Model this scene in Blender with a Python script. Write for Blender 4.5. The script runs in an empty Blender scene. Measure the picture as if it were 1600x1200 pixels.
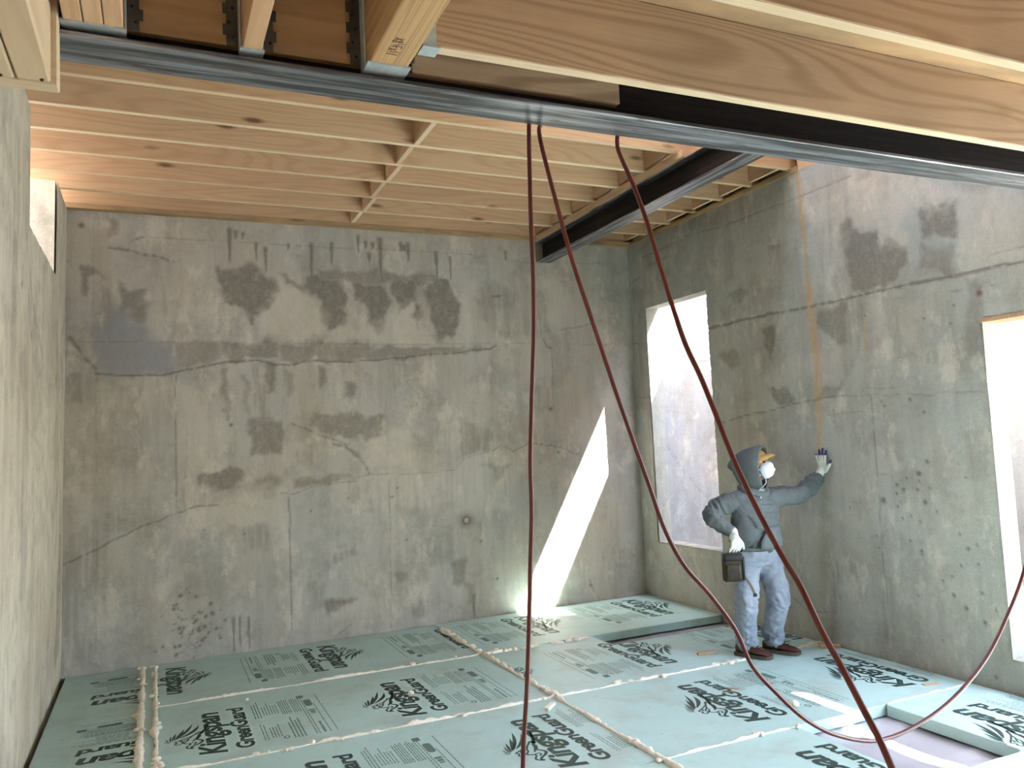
import bpy, bmesh, math, random
import numpy as np
from mathutils import Vector, Matrix, noise as mnoise
random.seed(11); np.random.seed(11)
scene = bpy.context.scene
COL = scene.collection

# ---------------------------------------------------------------- camera
def camera_axes(yaw, pitch, roll):
    f = Vector((math.sin(yaw)*math.cos(pitch), math.cos(yaw)*math.cos(pitch), math.sin(pitch)))
    r = Vector((math.cos(yaw), -math.sin(yaw), 0)); u = r.cross(f)
    cr, sr = math.cos(roll), math.sin(roll)
    return cr*r + sr*u, -sr*r + cr*u, f
cam_data = bpy.data.cameras.new('camera'); cam = bpy.data.objects.new('camera', cam_data); COL.objects.link(cam)
_r, _u, _f = camera_axes(0.424018, 0.0751231, -0.0470946)
cam.matrix_world = Matrix(((_r.x, _u.x, -_f.x, 0.65145), (_r.y, _u.y, -_f.y, 0.0), (_r.z, _u.z, -_f.z, 1.635), (0, 0, 0, 1)))
cam_data.sensor_width = 36.0; cam_data.lens = 1244.58/1600*36.0; cam_data.clip_start = 0.02
scene.camera = cam

# ---------------------------------------------------------------- sky, sun, exposure
SUN_DIR = Vector((-1.0, 0.667, -1.79)).normalized()      # the way the sunlight travels
world = bpy.data.worlds.new('sky'); scene.world = world; world.use_nodes = True
wn = world.node_tree; wn.nodes.clear()
w_out = wn.nodes.new('ShaderNodeOutputWorld'); w_bg = wn.nodes.new('ShaderNodeBackground'); w_sky = wn.nodes.new('ShaderNodeTexSky')
w_sky.sky_type = 'NISHITA'; w_sky.sun_disc = False
w_sky.sun_elevation = math.asin(-SUN_DIR.z); w_sky.sun_rotation = math.atan2(-SUN_DIR.x, -SUN_DIR.y)
w_mix = wn.nodes.new('ShaderNodeMix'); w_mix.data_type = 'RGBA'; w_mix.inputs[0].default_value = 0.30
w_mix.inputs[7].default_value = (2.9, 3.0, 3.2, 1)      # thin bright haze over the blue
wn.links.new(w_sky.outputs[0], w_mix.inputs[6]); wn.links.new(w_mix.outputs[2], w_bg.inputs[0])
w_bg.inputs[1].default_value = 2.45
wn.links.new(w_bg.outputs[0], w_out.inputs[0])
sun_data = bpy.data.lights.new('sun', 'SUN'); sun_data.energy = 64.0; sun_data.angle = math.radians(0.6); sun_data.color = (1.0, 0.98, 0.95)
sun = bpy.data.objects.new('sun', sun_data); COL.objects.link(sun)
sun.rotation_euler = SUN_DIR.to_track_quat('-Z', 'Y').to_euler(); sun.location = (9, -6, 14)
scene.view_settings.view_transform = 'Standard'; scene.view_settings.look = 'None'
scene.view_settings.gamma = 1.0; scene.view_settings.use_curve_mapping = False
scene.view_settings.exposure = 1.0
scene.cycles.use_denoising = True
scene.cycles.max_bounces = 8; scene.cycles.diffuse_bounces = 6; scene.cycles.adaptive_threshold = 0.025

# ---------------------------------------------------------------- helpers
def lin(r, g, b):
    return tuple(((c/255)/12.92 if c <= 10 else ((c/255+0.055)/1.055)**2.4) for c in (r, g, b)) + (1.0,)

class NT:
    """short-hand for building a node material"""
    def __init__(s, name):
        s.m = bpy.data.materials.new(name); s.m.use_nodes = True; s.t = s.m.node_tree; s.t.nodes.clear()
        s.out = s.t.nodes.new('ShaderNodeOutputMaterial'); s.b = s.t.nodes.new('ShaderNodeBsdfPrincipled')
        s.t.links.new(s.b.outputs[0], s.out.inputs[0])
    def n(s, kind, **kw):
        nd = s.t.nodes.new('ShaderNode'+kind)
        for k, v in kw.items(): setattr(nd, k, v)
        return nd
    def link(s, a, b): s.t.links.new(a, b)
    def put(s, sock, v):
        if hasattr(v, 'links') or isinstance(v, bpy.types.NodeSocket): s.link(v, sock)
        else: sock.default_value = v
    def obj(s): return s.n('TexCoord').outputs['Object']
    def rnd(s): return s.n('ObjectInfo').outputs['Random']
    def attr(s, name): return s.n('Attribute', attribute_name=name).outputs['Fac']
    def map(s, vec, scale=(1, 1, 1), loc=(0, 0, 0)):
        m = s.n('Mapping'); s.link(vec, m.inputs[0]); s.put(m.inputs['Scale'], scale); s.put(m.inputs['Location'], loc); return m.outputs[0]
    def noise(s, vec, scale, detail=4, rough=0.55, dist=0.0):
        m = s.n('TexNoise'); s.link(vec, m.inputs['Vector']); m.inputs['Scale'].default_value = scale
        m.inputs['Detail'].default_value = detail; m.inputs['Roughness'].default_value = rough; m.inputs['Distortion'].default_value = dist
        return m.outputs[0]
    def ramp(s, v, lo, hi, a=0.0, b=1.0):
        m = s.n('MapRange'); s.put(m.inputs[0], v); m.inputs[1].default_value = lo; m.inputs[2].default_value = hi
        m.inputs[3].default_value = a; m.inputs[4].default_value = b; return m.outputs[0]
    def math(s, op, a, b=0.0):
        m = s.n('Math', operation=op); s.put(m.inputs[0], a); s.put(m.inputs[1], b); return m.outputs[0]
    def mix(s, fac, a, b, mode='MIX'):
        m = s.n('Mix', data_type='RGBA', blend_type=mode); s.put(m.inputs[0], fac); s.put(m.inputs[6], a); s.put(m.inputs[7], b); return m.outputs[2]
    def bump(s, h, strength=0.3, dist=0.01):
        m = s.n('Bump'); m.inputs['Strength'].default_value = strength; m.inputs['Distance'].default_value = dist
        s.put(m.inputs['Height'], h); s.link(m.outputs[0], s.b.inputs['Normal'])
    def set(s, **kw):
        for k, v in kw.items(): s.put(s.b.inputs[k.replace('_', ' ')], v)
        return s.m

M = {}
def concrete(name, a, b, warm):
    t = NT(name); o = t.obj()
    big = t.ramp(t.noise(o, 0.9, 3, 0.6), 0.35, 0.65)
    col = t.mix(big, a, b)
    hue = t.ramp(t.noise(t.map(o, (1, 1, 0.8), (9, 3, 1)), 1.6, 3, 0.6), 0.38, 0.62)
    col = t.mix(t.math('MULTIPLY', hue, 0.4 if warm else 0.25), col, lin(184, 171, 152))
    streak = t.ramp(t.noise(t.map(o, (7, 7, 0.9)), 1.0, 4, 0.72), 0.45, 0.66)
    col = t.mix(t.math('MULTIPLY', streak, 0.26), col, lin(126, 118, 106))
    blot = t.ramp(t.noise(o, 2.6, 6, 0.74), 0.48, 0.64)
    col = t.mix(t.math('MULTIPLY', blot, 0.42), col, lin(130, 125, 116))
    pale = t.ramp(t.noise(t.map(o, (1, 1, 0.55), (4, 2, 7)), 4.6, 5, 0.74), 0.54, 0.66)
    col = t.mix(t.math('MULTIPLY', pale, 0.45), col, lin(212, 204, 190))
    # damp repair patches, bleached areas, bluish plaster, rust and cracks kept with the wall mesh
    edge = t.noise(o, 38, 2, 0.6)
    st = t.math('MULTIPLY', t.attr('stain'), t.ramp(edge, 0.25, 0.6, 0.75, 1.0))
    col = t.mix(t.math('MULTIPLY', st, 0.9), col, lin(118, 112, 103))
    col = t.mix(t.math('MULTIPLY', t.attr('pale'), 0.6), col, lin(208, 200, 186))
    col = t.mix(t.math('MULTIPLY', t.attr('blue'), 0.75), col, lin(138, 139, 146))
    rustn = t.math('MULTIPLY', t.attr('rust'), t.ramp(t.noise(t.map(o, (30, 30, 3)), 1.0, 4), 0.3, 0.62, 0.25, 1.0))
    col = t.mix(t.math('MULTIPLY', rustn, 0.70), col, lin(190, 148, 84))
    col = t.mix(t.attr('redrust'), col, lin(112, 62, 44))
    fine = t.noise(o, 110, 2, 0.7)
    col = t.mix(0.30, col, t.mix(fine, lin(90, 84, 76), lin(230, 224, 212)), 'OVERLAY')
    pits = t.n('TexVoronoi'); t.link(o, pits.inputs['Vector']); pits.inputs['Scale'].default_value = 26
    pm = t.math('MULTIPLY', t.ramp(pits.outputs['Distance'], 0.05, 0.10, 1.0, 0.0), t.ramp(t.noise(o, 5.0, 3), 0.55, 0.62))
    col = t.mix(t.math('MULTIPLY', pm, 0.55), col, lin(70, 64, 58))
    col = t.mix(t.math('MULTIPLY', t.attr('crack'), 0.75), col, lin(70, 64, 57))
    t.bump(t.noise(o, 26, 3, 0.7), 0.35, 0.010)
    return t.set(Base_Color=col, Roughness=0.92, Specular_IOR_Level=0.2)
M['concrete_back'] = concrete('concrete_back', lin(168, 166, 161), lin(178, 176, 171), 1)
M['concrete_right'] = concrete('concrete_right', lin(160, 163, 159), lin(170, 172, 168), 0)
M['concrete_left'] = concrete('concrete_left', lin(226, 220, 206), lin(214, 207, 192), 1)
M['concrete_areaway'] = concrete('concrete_areaway', lin(154, 158, 168), lin(162, 164, 170), 0)

def lumber(name, early, late, gray=0.0, knots=1.0, ring=34.0, contrast=0.36, across=5.5, along=0.55):
    t = NT(name); o = t.obj(); r = t.rnd()
    off = t.n('CombineXYZ'); t.put(off.inputs[0], t.math('MULTIPLY', r, 37.0)); t.put(off.inputs[1], t.math('MULTIPLY', r, 11.0)); t.put(off.inputs[2], t.math('MULTIPLY', r, 23.0))
    add = t.n('VectorMath', operation='ADD'); t.link(o, add.inputs[0]); t.link(off.outputs[0], add.inputs[1]); o2 = add.outputs[0]
    field = t.noise(t.map(o2, (along, across, across)), 1.0, 1.2, 0.4, 0.15)
    rings = t.math('SINE', t.math('MULTIPLY', field, ring*2.6))
    ringm = t.ramp(rings, -0.2, 1.0)
    fib = t.noise(t.map(o2, (3, 120, 120)), 1.0, 3, 0.6)
    col = t.mix(t.math('MULTIPLY', ringm, contrast), early, late)
    col = t.mix(0.25, col, t.mix(fib, lin(96, 80, 60), lin(240, 226, 200)), 'OVERLAY')
    board = t.ramp(t.noise(t.map(o2, (0.8, 1.5, 1.5)), 1.0, 2), 0.3, 0.7)
    col = t.mix(t.math('MULTIPLY', board, 0.22), col, lin(186, 146, 114))
    col = t.mix(t.math('MULTIPLY', r, 0.42), col, lin(180, 136, 102))
    if gray: col = t.mix(t.math('MULTIPLY', t.ramp(t.noise(t.map(o2, (2, 5, 5)), 1.0, 4), 0.4, 0.65), gray), col, lin(120, 104, 84))
    if knots:
        v = t.n('TexVoronoi'); t.link(t.map(o2, (1.7, 6.0, 6.0)), v.inputs['Vector']); v.inputs['Scale'].default_value = 1.0
        km = t.ramp(v.outputs['Distance'], 0.06, 0.15, 1.0, 0.0)
        col = t.mix(t.math('MULTIPLY', km, 0.8*knots), col, lin(88, 52, 32))
    pass
    return t.set(Base_Color=col, Roughness=0.75, Specular_IOR_Level=0.25)
M['pine'] = lumber('pine', lin(206, 178, 146), lin(176, 142, 106))
M['pine_pale'] = lumber('pine_pale', lin(214, 202, 178), lin(188, 170, 140), 0.15, 0.6)
M['pine_gray'] = lumber('pine_gray', lin(188, 170, 144), lin(136, 115, 90), 0.25, 0.4, 62, 0.62, 4.5, 0.42)
M['pine_edge_lit'] = lumber('pine_edge_lit', lin(232, 216, 188), lin(216, 194, 160), 0.0, 0.5, 60, 0.3, 9)  # paler copy of pine: floor light painted onto the narrow edges
M['gray_edge_lit'] = lumber('gray_edge_lit', lin(224, 212, 186), lin(200, 184, 152), 0.1, 0.3, 60, 0.35, 9)  # near joist edges, lightened as if lit from below
M['plywood'] = lumber('plywood', lin(180, 154, 116), lin(130, 102, 70), 0.75, 0.6, 20)
M['strand_lumber'] = lumber('strand_lumber', lin(192, 166, 122), lin(146, 114, 76), 0.1, 0.0, 24, 0.7, 34, 0.5)

def plain(name, c, rough=0.6, metal=0.0, var=0.12, scale=20, bump=0.0, spec=0.4, c2=None):
    t = NT(name); o = t.obj(); nz = t.noise(o, scale, 4, 0.6)
    c2 = c2 or tuple(x*(1-var*2.2) for x in c[:3])+(1,)
    col = t.mix(t.ramp(nz, 0.35, 0.68), c, c2)
    if bump: t.bump(nz, bump, 0.01)
    return t.set(Base_Color=col, Roughness=rough, Metallic=metal, Specular_IOR_Level=spec)
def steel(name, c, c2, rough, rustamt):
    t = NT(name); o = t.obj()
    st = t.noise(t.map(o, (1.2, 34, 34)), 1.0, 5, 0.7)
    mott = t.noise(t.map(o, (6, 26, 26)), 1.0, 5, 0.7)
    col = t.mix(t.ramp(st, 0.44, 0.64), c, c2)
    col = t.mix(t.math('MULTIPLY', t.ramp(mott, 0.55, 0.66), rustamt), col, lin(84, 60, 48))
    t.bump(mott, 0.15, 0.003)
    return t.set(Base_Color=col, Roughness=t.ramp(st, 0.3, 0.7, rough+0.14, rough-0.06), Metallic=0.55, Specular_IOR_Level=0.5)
M['steel'] = steel('steel', lin(74, 74, 76), lin(168, 170, 176), 0.34, 0.75)
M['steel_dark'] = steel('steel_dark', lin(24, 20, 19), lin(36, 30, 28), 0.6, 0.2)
M['galvanised'] = plain('galvanised', lin(196, 206, 208), 0.42, 0.35, 0.08, 45)
M['galvanised_dark'] = plain('galvanised_dark', lin(108, 106, 100), 0.5, 0.8, 0.15, 30)
def foam_mat():
    t = NT('foam_board'); o = t.obj()
    geo = t.n('NewGeometry').outputs['Position']
    dirt = t.ramp(t.noise(geo, 2.6, 6, 0.7), 0.48, 0.72)
    col = t.mix(t.math('MULTIPLY', dirt, 0.5), lin(174, 203, 198), lin(158, 158, 142))
    scuff = t.ramp(t.noise(t.map(geo, (5, 16, 5)), 1.0, 5, 0.7), 0.60, 0.72)
    col = t.mix(t.math('MULTIPLY', scuff, 0.25), col, lin(122, 140, 132))
    v = t.n('TexVoronoi'); t.link(geo, v.inputs['Vector']); v.inputs['Scale'].default_value = 9.0
    sp = t.math('MULTIPLY', t.ramp(v.outputs['Distance'], 0.03, 0.07, 1.0, 0.0), t.ramp(t.noise(geo, 1.7, 2), 0.50, 0.56))
    col = t.mix(t.math('MULTIPLY', sp, 0.7), col, lin(86, 82, 70))
    t.bump(t.noise(o, 220, 2), 0.08, 0.002)
    return t.set(Base_Color=col, Roughness=0.5, Specular_IOR_Level=0.35)
M['foam'] = foam_mat()
M['ink'] = plain('ink', lin(52, 72, 66), 0.6, 0, 0.12, 30)
M['ink_faint'] = plain('ink_faint', lin(98, 122, 114), 0.6, 0, 0.10, 60)
M['sealant'] = plain('sealant', lin(240, 230, 212), 0.6, 0, 0.08, 40, 0.4)
M['hose'] = plain('hose', lin(102, 38, 31), 0.42, 0, 0.12, 14, 0.0, 0.5)
M['marker'] = plain('marker', lin(60, 46, 36), 0.8)
M['gravel'] = plain('gravel', lin(92, 94, 112), 0.9, 0, 0.3, 30)
M['earth'] = plain('earth', lin(160, 158, 156), 0.95, 0, 0.15, 2)
M['bounce_absorber'] = plain('bounce_absorber', lin(70, 66, 62), 0.9)  # dark tone for unseen walls, cuts the light they bounce
M['void'] = plain('void', lin(30, 26, 24), 0.9)
def sheet_mat():
    t = NT('plastic_sheet'); o = t.obj()
    return t.set(Base_Color=t.mix(t.noise(o, 3, 4), lin(186, 184, 190), lin(160, 158, 166)), Roughness=0.2, Specular_IOR_Level=0.6)
M['sheet'] = sheet_mat()

def tag(o, label, cat=None, group=None, kind=None):
    if label: o['label'] = label
    if cat: o['category'] = cat
    if group: o['group'] = group
    if kind: o['kind'] = kind
    return o
def link_obj(name, mesh, parent=None, loc=None, rot=None):
    o = bpy.data.objects.new(name, mesh); COL.objects.link(o)
    if parent: o.parent = parent
    if loc is not None: o.location = loc
    if rot is not None: o.rotation_euler = rot
    return o
def empty(name, loc=(0, 0, 0), rot=(0, 0, 0)):
    o = bpy.data.objects.new(name, None); COL.objects.link(o); o.location = loc; o.rotation_euler = rot; o.empty_display_size = 0.1
    return o
def mesh_of(name, verts, faces, mat, smooth=False):
    me = bpy.data.meshes.new(name); me.from_pydata([tuple(v) for v in verts], [], faces); me.update()
    for m in (mat if isinstance(mat, (list, tuple)) else [mat]): me.materials.append(m)
    if smooth: me.polygons.foreach_set('use_smooth', [True]*len(me.polygons))
    return me
def bm_to_mesh(bm, name, mat, smooth=False):
    me = bpy.data.meshes.new(name); bm.normal_update(); bm.to_mesh(me); bm.free()
    for m in (mat if isinstance(mat, (list, tuple)) else [mat]): me.materials.append(m)
    if smooth: me.polygons.foreach_set('use_smooth', [True]*len(me.polygons))
    return me
def bm_box(bm, lo, hi, bevel=0.0):
    c = [(lo[i]+hi[i])/2 for i in range(3)]; s = [hi[i]-lo[i] for i in range(3)]
    r = bmesh.ops.create_cube(bm, size=1.0, matrix=Matrix.Translation(c) @ Matrix.Diagonal((s[0], s[1], s[2], 1)))
    if bevel:
        es = list({e for v in r['verts'] for e in v.link_edges})
        bmesh.ops.bevel(bm, geom=es, offset=bevel, segments=1, affect='EDGES', profile=0.5)
def box_mesh(name, lo, hi, mat, bevel=0.0):
    bm = bmesh.new(); bm_box(bm, lo, hi, bevel); return bm_to_mesh(bm, name, mat)
def lit_edges(me, mat):
    """top and bottom edges get a paler wood: light from below painted in"""
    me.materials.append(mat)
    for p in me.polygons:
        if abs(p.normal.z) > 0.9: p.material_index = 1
def box(name, lo, hi, mat, parent=None, bevel=0.0):
    """a box whose object origin is its own centre, so grain and noise follow the piece"""
    c = Vector([(lo[i]+hi[i])/2 for i in range(3)]); h = [(hi[i]-lo[i])/2 for i in range(3)]
    me = box_mesh(name, (-h[0], -h[1], -h[2]), (h[0], h[1], h[2]), mat, bevel)
    return link_obj(name, me, parent, c)
def beam_y(name, lo, hi, mat, parent=None, bevel=0.0):
    """a box running along Y: its local X axis lies along the length"""
    c = Vector([(lo[i]+hi[i])/2 for i in range(3)]); h = [(hi[i]-lo[i])/2 for i in range(3)]
    me = box_mesh(name, (-h[1], -h[0], -h[2]), (h[1], h[0], h[2]), mat, bevel)
    return link_obj(name, me, parent, c, (0, 0, math.pi/2))
def catmull(pts, sub=6):
    P = [Vector(p) for p in pts]; P = [2*P[0]-P[1]] + P + [2*P[-1]-P[-2]]; out = []
    for i in range(1, len(P)-2):
        for k in range(sub):
            t = k/sub; a, b, c, d = P[i-1], P[i], P[i+1], P[i+2]
            out.append(0.5*((2*b)+(c-a)*t+(2*a-5*b+4*c-d)*t*t+(3*b-a-3*c+d)*t**3))
    out.append(P[-2]); return out
def sweep(pts, radii, seg=8, flat=None, cap=True):
    """verts, faces of a tube along pts; radii a number or one per point; flat = (wide axis, factor)"""
    n = len(pts); V, F = [], []
    rad = [radii]*n if isinstance(radii, (int, float)) else radii
    ref = None
    for i in range(n):
        d = (pts[min(i+1, n-1)]-pts[max(i-1, 0)]).normalized()
        if ref is None:
            ref = Vector((0, 0, 1)) if abs(d.z) < 0.9 else Vector((0, 1, 0))
        a = (ref - d*ref.dot(d)).normalized(); b = d.cross(a); ref = a
        for k in range(seg):
            an = 2*math.pi*k/seg; V.append(pts[i]+a*math.cos(an)*rad[i]+b*math.sin(an)*rad[i])
    for i in range(n-1):
        for k in range(seg):
            F.append((i*seg+k, i*seg+(k+1) % seg, (i+1)*seg+(k+1) % seg, (i+1)*seg+k))
    if cap:
        F.append(tuple(range(seg-1, -1, -1))); F.append(tuple((n-1)*seg+k for k in range(seg)))
    return V, F
def join_vf(parts):
    V, F = [], []
    for v, f in parts:
        o = len(V); V += list(v); F += [tuple(i+o for i in q) for q in f]
    return V, F

# ---------------------------------------------------------------- concrete walls
def vnoise(x, y, seed, octv=4):
    rs = np.random.RandomState(seed); tot = 0; amp = 1.0; norm = 0
    for k in range(octv):
        g = rs.rand(97, 97); xx = x*(2**k)+13.7*k; yy = y*(2**k)+7.1*k
        xi = np.floor(xx).astype(int); yi = np.floor(yy).astype(int); fx = xx-xi; fy = yy-yi
        fx = fx*fx*(3-2*fx); fy = fy*fy*(3-2*fy)
        xi %= 97; yi %= 97; x1 = (xi+1) % 97; y1 = (yi+1) % 97
        tot = tot+amp*(g[xi, yi]*(1-fx)*(1-fy)+g[x1, yi]*fx*(1-fy)+g[xi, y1]*(1-fx)*fy+g[x1, y1]*fx*fy)
        norm += amp; amp *= 0.55
    return tot/norm
def seg_dist(A, Z, poly, closed):
    d = np.full(A.shape, 9.0); n = len(poly)
    for i in range(n if closed else n-1):
        (x0, y0), (x1, y1) = poly[i][:2], poly[(i+1) % n][:2]
        dx, dy = x1-x0, y1-y0; L = dx*dx+dy*dy+1e-9
        t = np.clip(((A-x0)*dx+(Z-y0)*dy)/L, 0, 1)
        d = np.minimum(d, np.hypot(A-x0-t*dx, Z-y0-t*dy))
    return d
def inside(A, Z, poly):
    r = np.zeros(A.shape, bool); n = len(poly)
    for i in range(n):
        (x0, y0), (x1, y1) = poly[i], poly[(i+1) % n]
        if y0 == y1: continue
        c = ((y0 > Z) != (y1 > Z)) & (A < (x1-x0)*(Z-y0)/(y1-y0)+x0); r ^= c
    return r
class Wall:
    def __init__(s, a0, a1, z0, z1, step, holes):
        def lines(lo, hi, marks):
            g = list(np.linspace(lo, hi, int(round((hi-lo)/step))+1))
            for m in marks:
                if lo < m < hi: g[int(np.argmin([abs(q-m) for q in g]))] = m
            return np.array(g)
        s.holes = holes
        s.a = lines(a0, a1, [h[i] for h in holes for i in (0, 1)]); s.z = lines(z0, z1, [h[i] for h in holes for i in (2, 3)])
        s.A, s.Z = np.meshgrid(s.a, s.z, indexing='ij')
        s.ch = {k: np.zeros(s.A.shape) for k in ('stain', 'pale', 'blue', 'rust', 'redrust', 'crack')}
        s.depth = np.zeros(s.A.shape)
        s.n1 = vnoise(s.A*9, s.Z*9, 5)-0.5; s.n2 = vnoise(s.A*9, s.Z*9, 6)-0.5; s.nf = vnoise(s.A*30, s.Z*22, 8, 3)
        s.nv = vnoise(s.A*40, s.Z*2.5, 9, 3)
    def patch(s, ch, polys, soft=0.018, rag=0.10):
        for poly, amt in polys:
            A = s.A+s.n1*rag; Z = s.Z+s.n2*rag*1.3
            xs = [p[0] for p in poly]; zs = [p[1] for p in poly]
            w = (s.A > min(xs)-0.15) & (s.A < max(xs)+0.15) & (s.Z > min(zs)-0.2) & (s.Z < max(zs)+0.2)
            if not w.any(): continue
            aw, zw = A[w], Z[w]; d = seg_dist(aw, zw, poly, True)
            sd = np.where(inside(aw, zw, poly), d, -d)
            v = np.clip(sd/soft*0.5+0.5, 0, 1)*amt*np.clip(0.55+0.9*s.nf[w], 0, 1)
            if amt < 0.6: v *= np.clip((s.nv[w]-0.3)*4, 0.25, 1)
            s.ch[ch][w] = np.maximum(s.ch[ch][w], v)
    def line(s, items, depth=0.004):
        for poly, wd, amt in items:
            A = s.A+s.n1*0.025; Z = s.Z+s.n2*0.025
            xs = [p[0] for p in poly]; zs = [p[1] for p in poly]
            w = (s.A > min(xs)-0.1) & (s.A < max(xs)+0.1) & (s.Z > min(zs)-0.1) & (s.Z < max(zs)+0.1)
            if not w.any(): continue
            d = seg_dist(A[w], Z[w], poly, False); ww = wd*(0.25+1.1*s.nf[w])
            v = np.clip(1.4-d/np.maximum(ww, 0.004), 0, 1)*amt*np.clip((s.nf[w]-0.22)*5, 0.3, 1)
            s.ch['crack'][w] = np.maximum(s.ch['crack'][w], v*0.78); s.depth[w] = np.maximum(s.depth[w], v*depth)
    def spots(s, items, depth=0.006):
        for x, z, r in items:
            w = (abs(s.A-x) < 3*r+0.02) & (abs(s.Z-z) < 3*r+0.02)
            if not w.any(): continue
            d = np.hypot(s.A[w]-x, s.Z[w]-z)*(0.7+0.6*s.nf[w])
            v = np.clip(1.5-d/max(r, 0.007), 0, 1)
            s.ch['crack'][w] = np.maximum(s.ch['crack'][w], v*0.85); s.depth[w] = np.maximum(s.depth[w], v*depth)
    def drips(s, items):
        for x, z0, z1, wd in items:
            w = (abs(s.A-x) < 0.12) & (s.Z < z0+0.06) & (s.Z > z1-0.06)
            taper = np.clip((s.Z[w]-z1)/max(z0-z1, 0.01), 0, 1)
            d = abs(s.A[w]-x+s.n1[w]*0.02)
            v = np.clip(1.5-d/(wd*(0.35+0.75*taper)), 0, 1)*np.clip((z0-s.Z[w])/0.03+0.5, 0, 1)*np.clip((s.Z[w]-z1)/0.03+0.5, 0, 1)
            s.ch['stain'][w] = np.maximum(s.ch['stain'][w], v)
    def rust_run(s, pts):
        for i in range(len(pts)-1):
            (x0, z0, w0), (x1, z1, w1) = pts[i], pts[i+1]
            w = (s.Z <= z0+0.001) & (s.Z >= z1)
            t = (z0-s.Z[w])/max(z0-z1, 1e-6); c = x0+(x1-x0)*t; wd = w0+(w1-w0)*t
            v = np.clip(1.35-abs(s.A[w]-c+s.n1[w]*0.02)/wd, 0, 1)*np.clip(0.45+s.nf[w]*1.1, 0, 1)
            s.ch['rust'][w] = np.maximum(s.ch['rust'][w], v)
    def build(s, name, mat, place, boxes=()):
        """place(a, z, out) -> world point; out > 0 into the room"""
        na, nz = s.A.shape; rs = np.random.RandomState(3)
        out = (vnoise(s.A*1.3, s.Z*1.3, 12)-0.5)*0.012+(s.nf-0.5)*0.003-s.depth
        A, Z = s.A.copy(), s.Z.copy(); hid = np.zeros((na-1, nz-1), bool)
        for h in s.holes:
            ca = (s.a[:-1]+s.a[1:])/2; cz = (s.z[:-1]+s.z[1:])/2
            hid |= ((ca > h[0]) & (ca < h[1]))[:, None] & ((cz > h[2]) & (cz < h[3]))[None, :]
            jag = (np.random.RandomState(7).rand(na, nz)-0.25)*0.018
            for val, sgn in ((h[0], 1), (h[1], -1)):
                w = (abs(s.A-val) < 1e-6) & (s.Z >= h[2]-1e-6) & (s.Z <= h[3]+1e-6); A[w] += -sgn*np.abs(jag[w])
            for val, sgn in ((h[2], 1), (h[3], -1)):
                w = (abs(s.Z-val) < 1e-6) & (s.A >= h[0]-1e-6) & (s.A <= h[1]+1e-6); Z[w] += -sgn*np.abs(jag[w])
        V = np.array(place(A.ravel(), Z.ravel(), out.ravel())).T
        idx = np.arange(na*nz).reshape(na, nz)
        q = np.stack([idx[:-1, :-1], idx[1:, :-1], idx[1:, 1:], idx[:-1, 1:]], -1)[~hid]
        me = bpy.data.meshes.new(name); nb = len(V); bv, bf = [], []
        for lo, hi in boxes:
            o = nb+len(bv)
            bv += [(x, y, z) for x in (lo[0], hi[0]) for y in (lo[1], hi[1]) for z in (lo[2], hi[2])]
            bf += [(o, o+1, o+3, o+2), (o+4, o+6, o+7, o+5), (o, o+4, o+5, o+1), (o+2, o+3, o+7, o+6), (o, o+2, o+6, o+4), (o+1, o+5, o+7, o+3)]
        allv = np.vstack([V, np.array(bv)]) if bv else V
        allf = np.vstack([q.reshape(-1, 4), np.array(bf)]) if bf else q.reshape(-1, 4)
        me.vertices.add(len(allv)); me.vertices.foreach_set('co', allv.astype(np.float32).ravel())
        me.loops.add(allf.size); me.loops.foreach_set('vertex_index', allf.astype(np.int32).ravel())
        me.polygons.add(len(allf)); me.polygons.foreach_set('loop_start', np.arange(0, allf.size, 4, dtype=np.int32))
        me.polygons.foreach_set('use_smooth', np.arange(len(allf)) < len(q.reshape(-1, 4)))
        me.update(calc_edges=True); me.validate()
        for k, v in s.ch.items():
            at = me.attributes.new(k, 'FLOAT', 'POINT'); arr = np.zeros(len(allv), np.float32); arr[:len(V)] = v.ravel(); at.data.foreach_set('value', arr)
        me.materials.append(mat)
        return link_obj(name, me)

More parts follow.
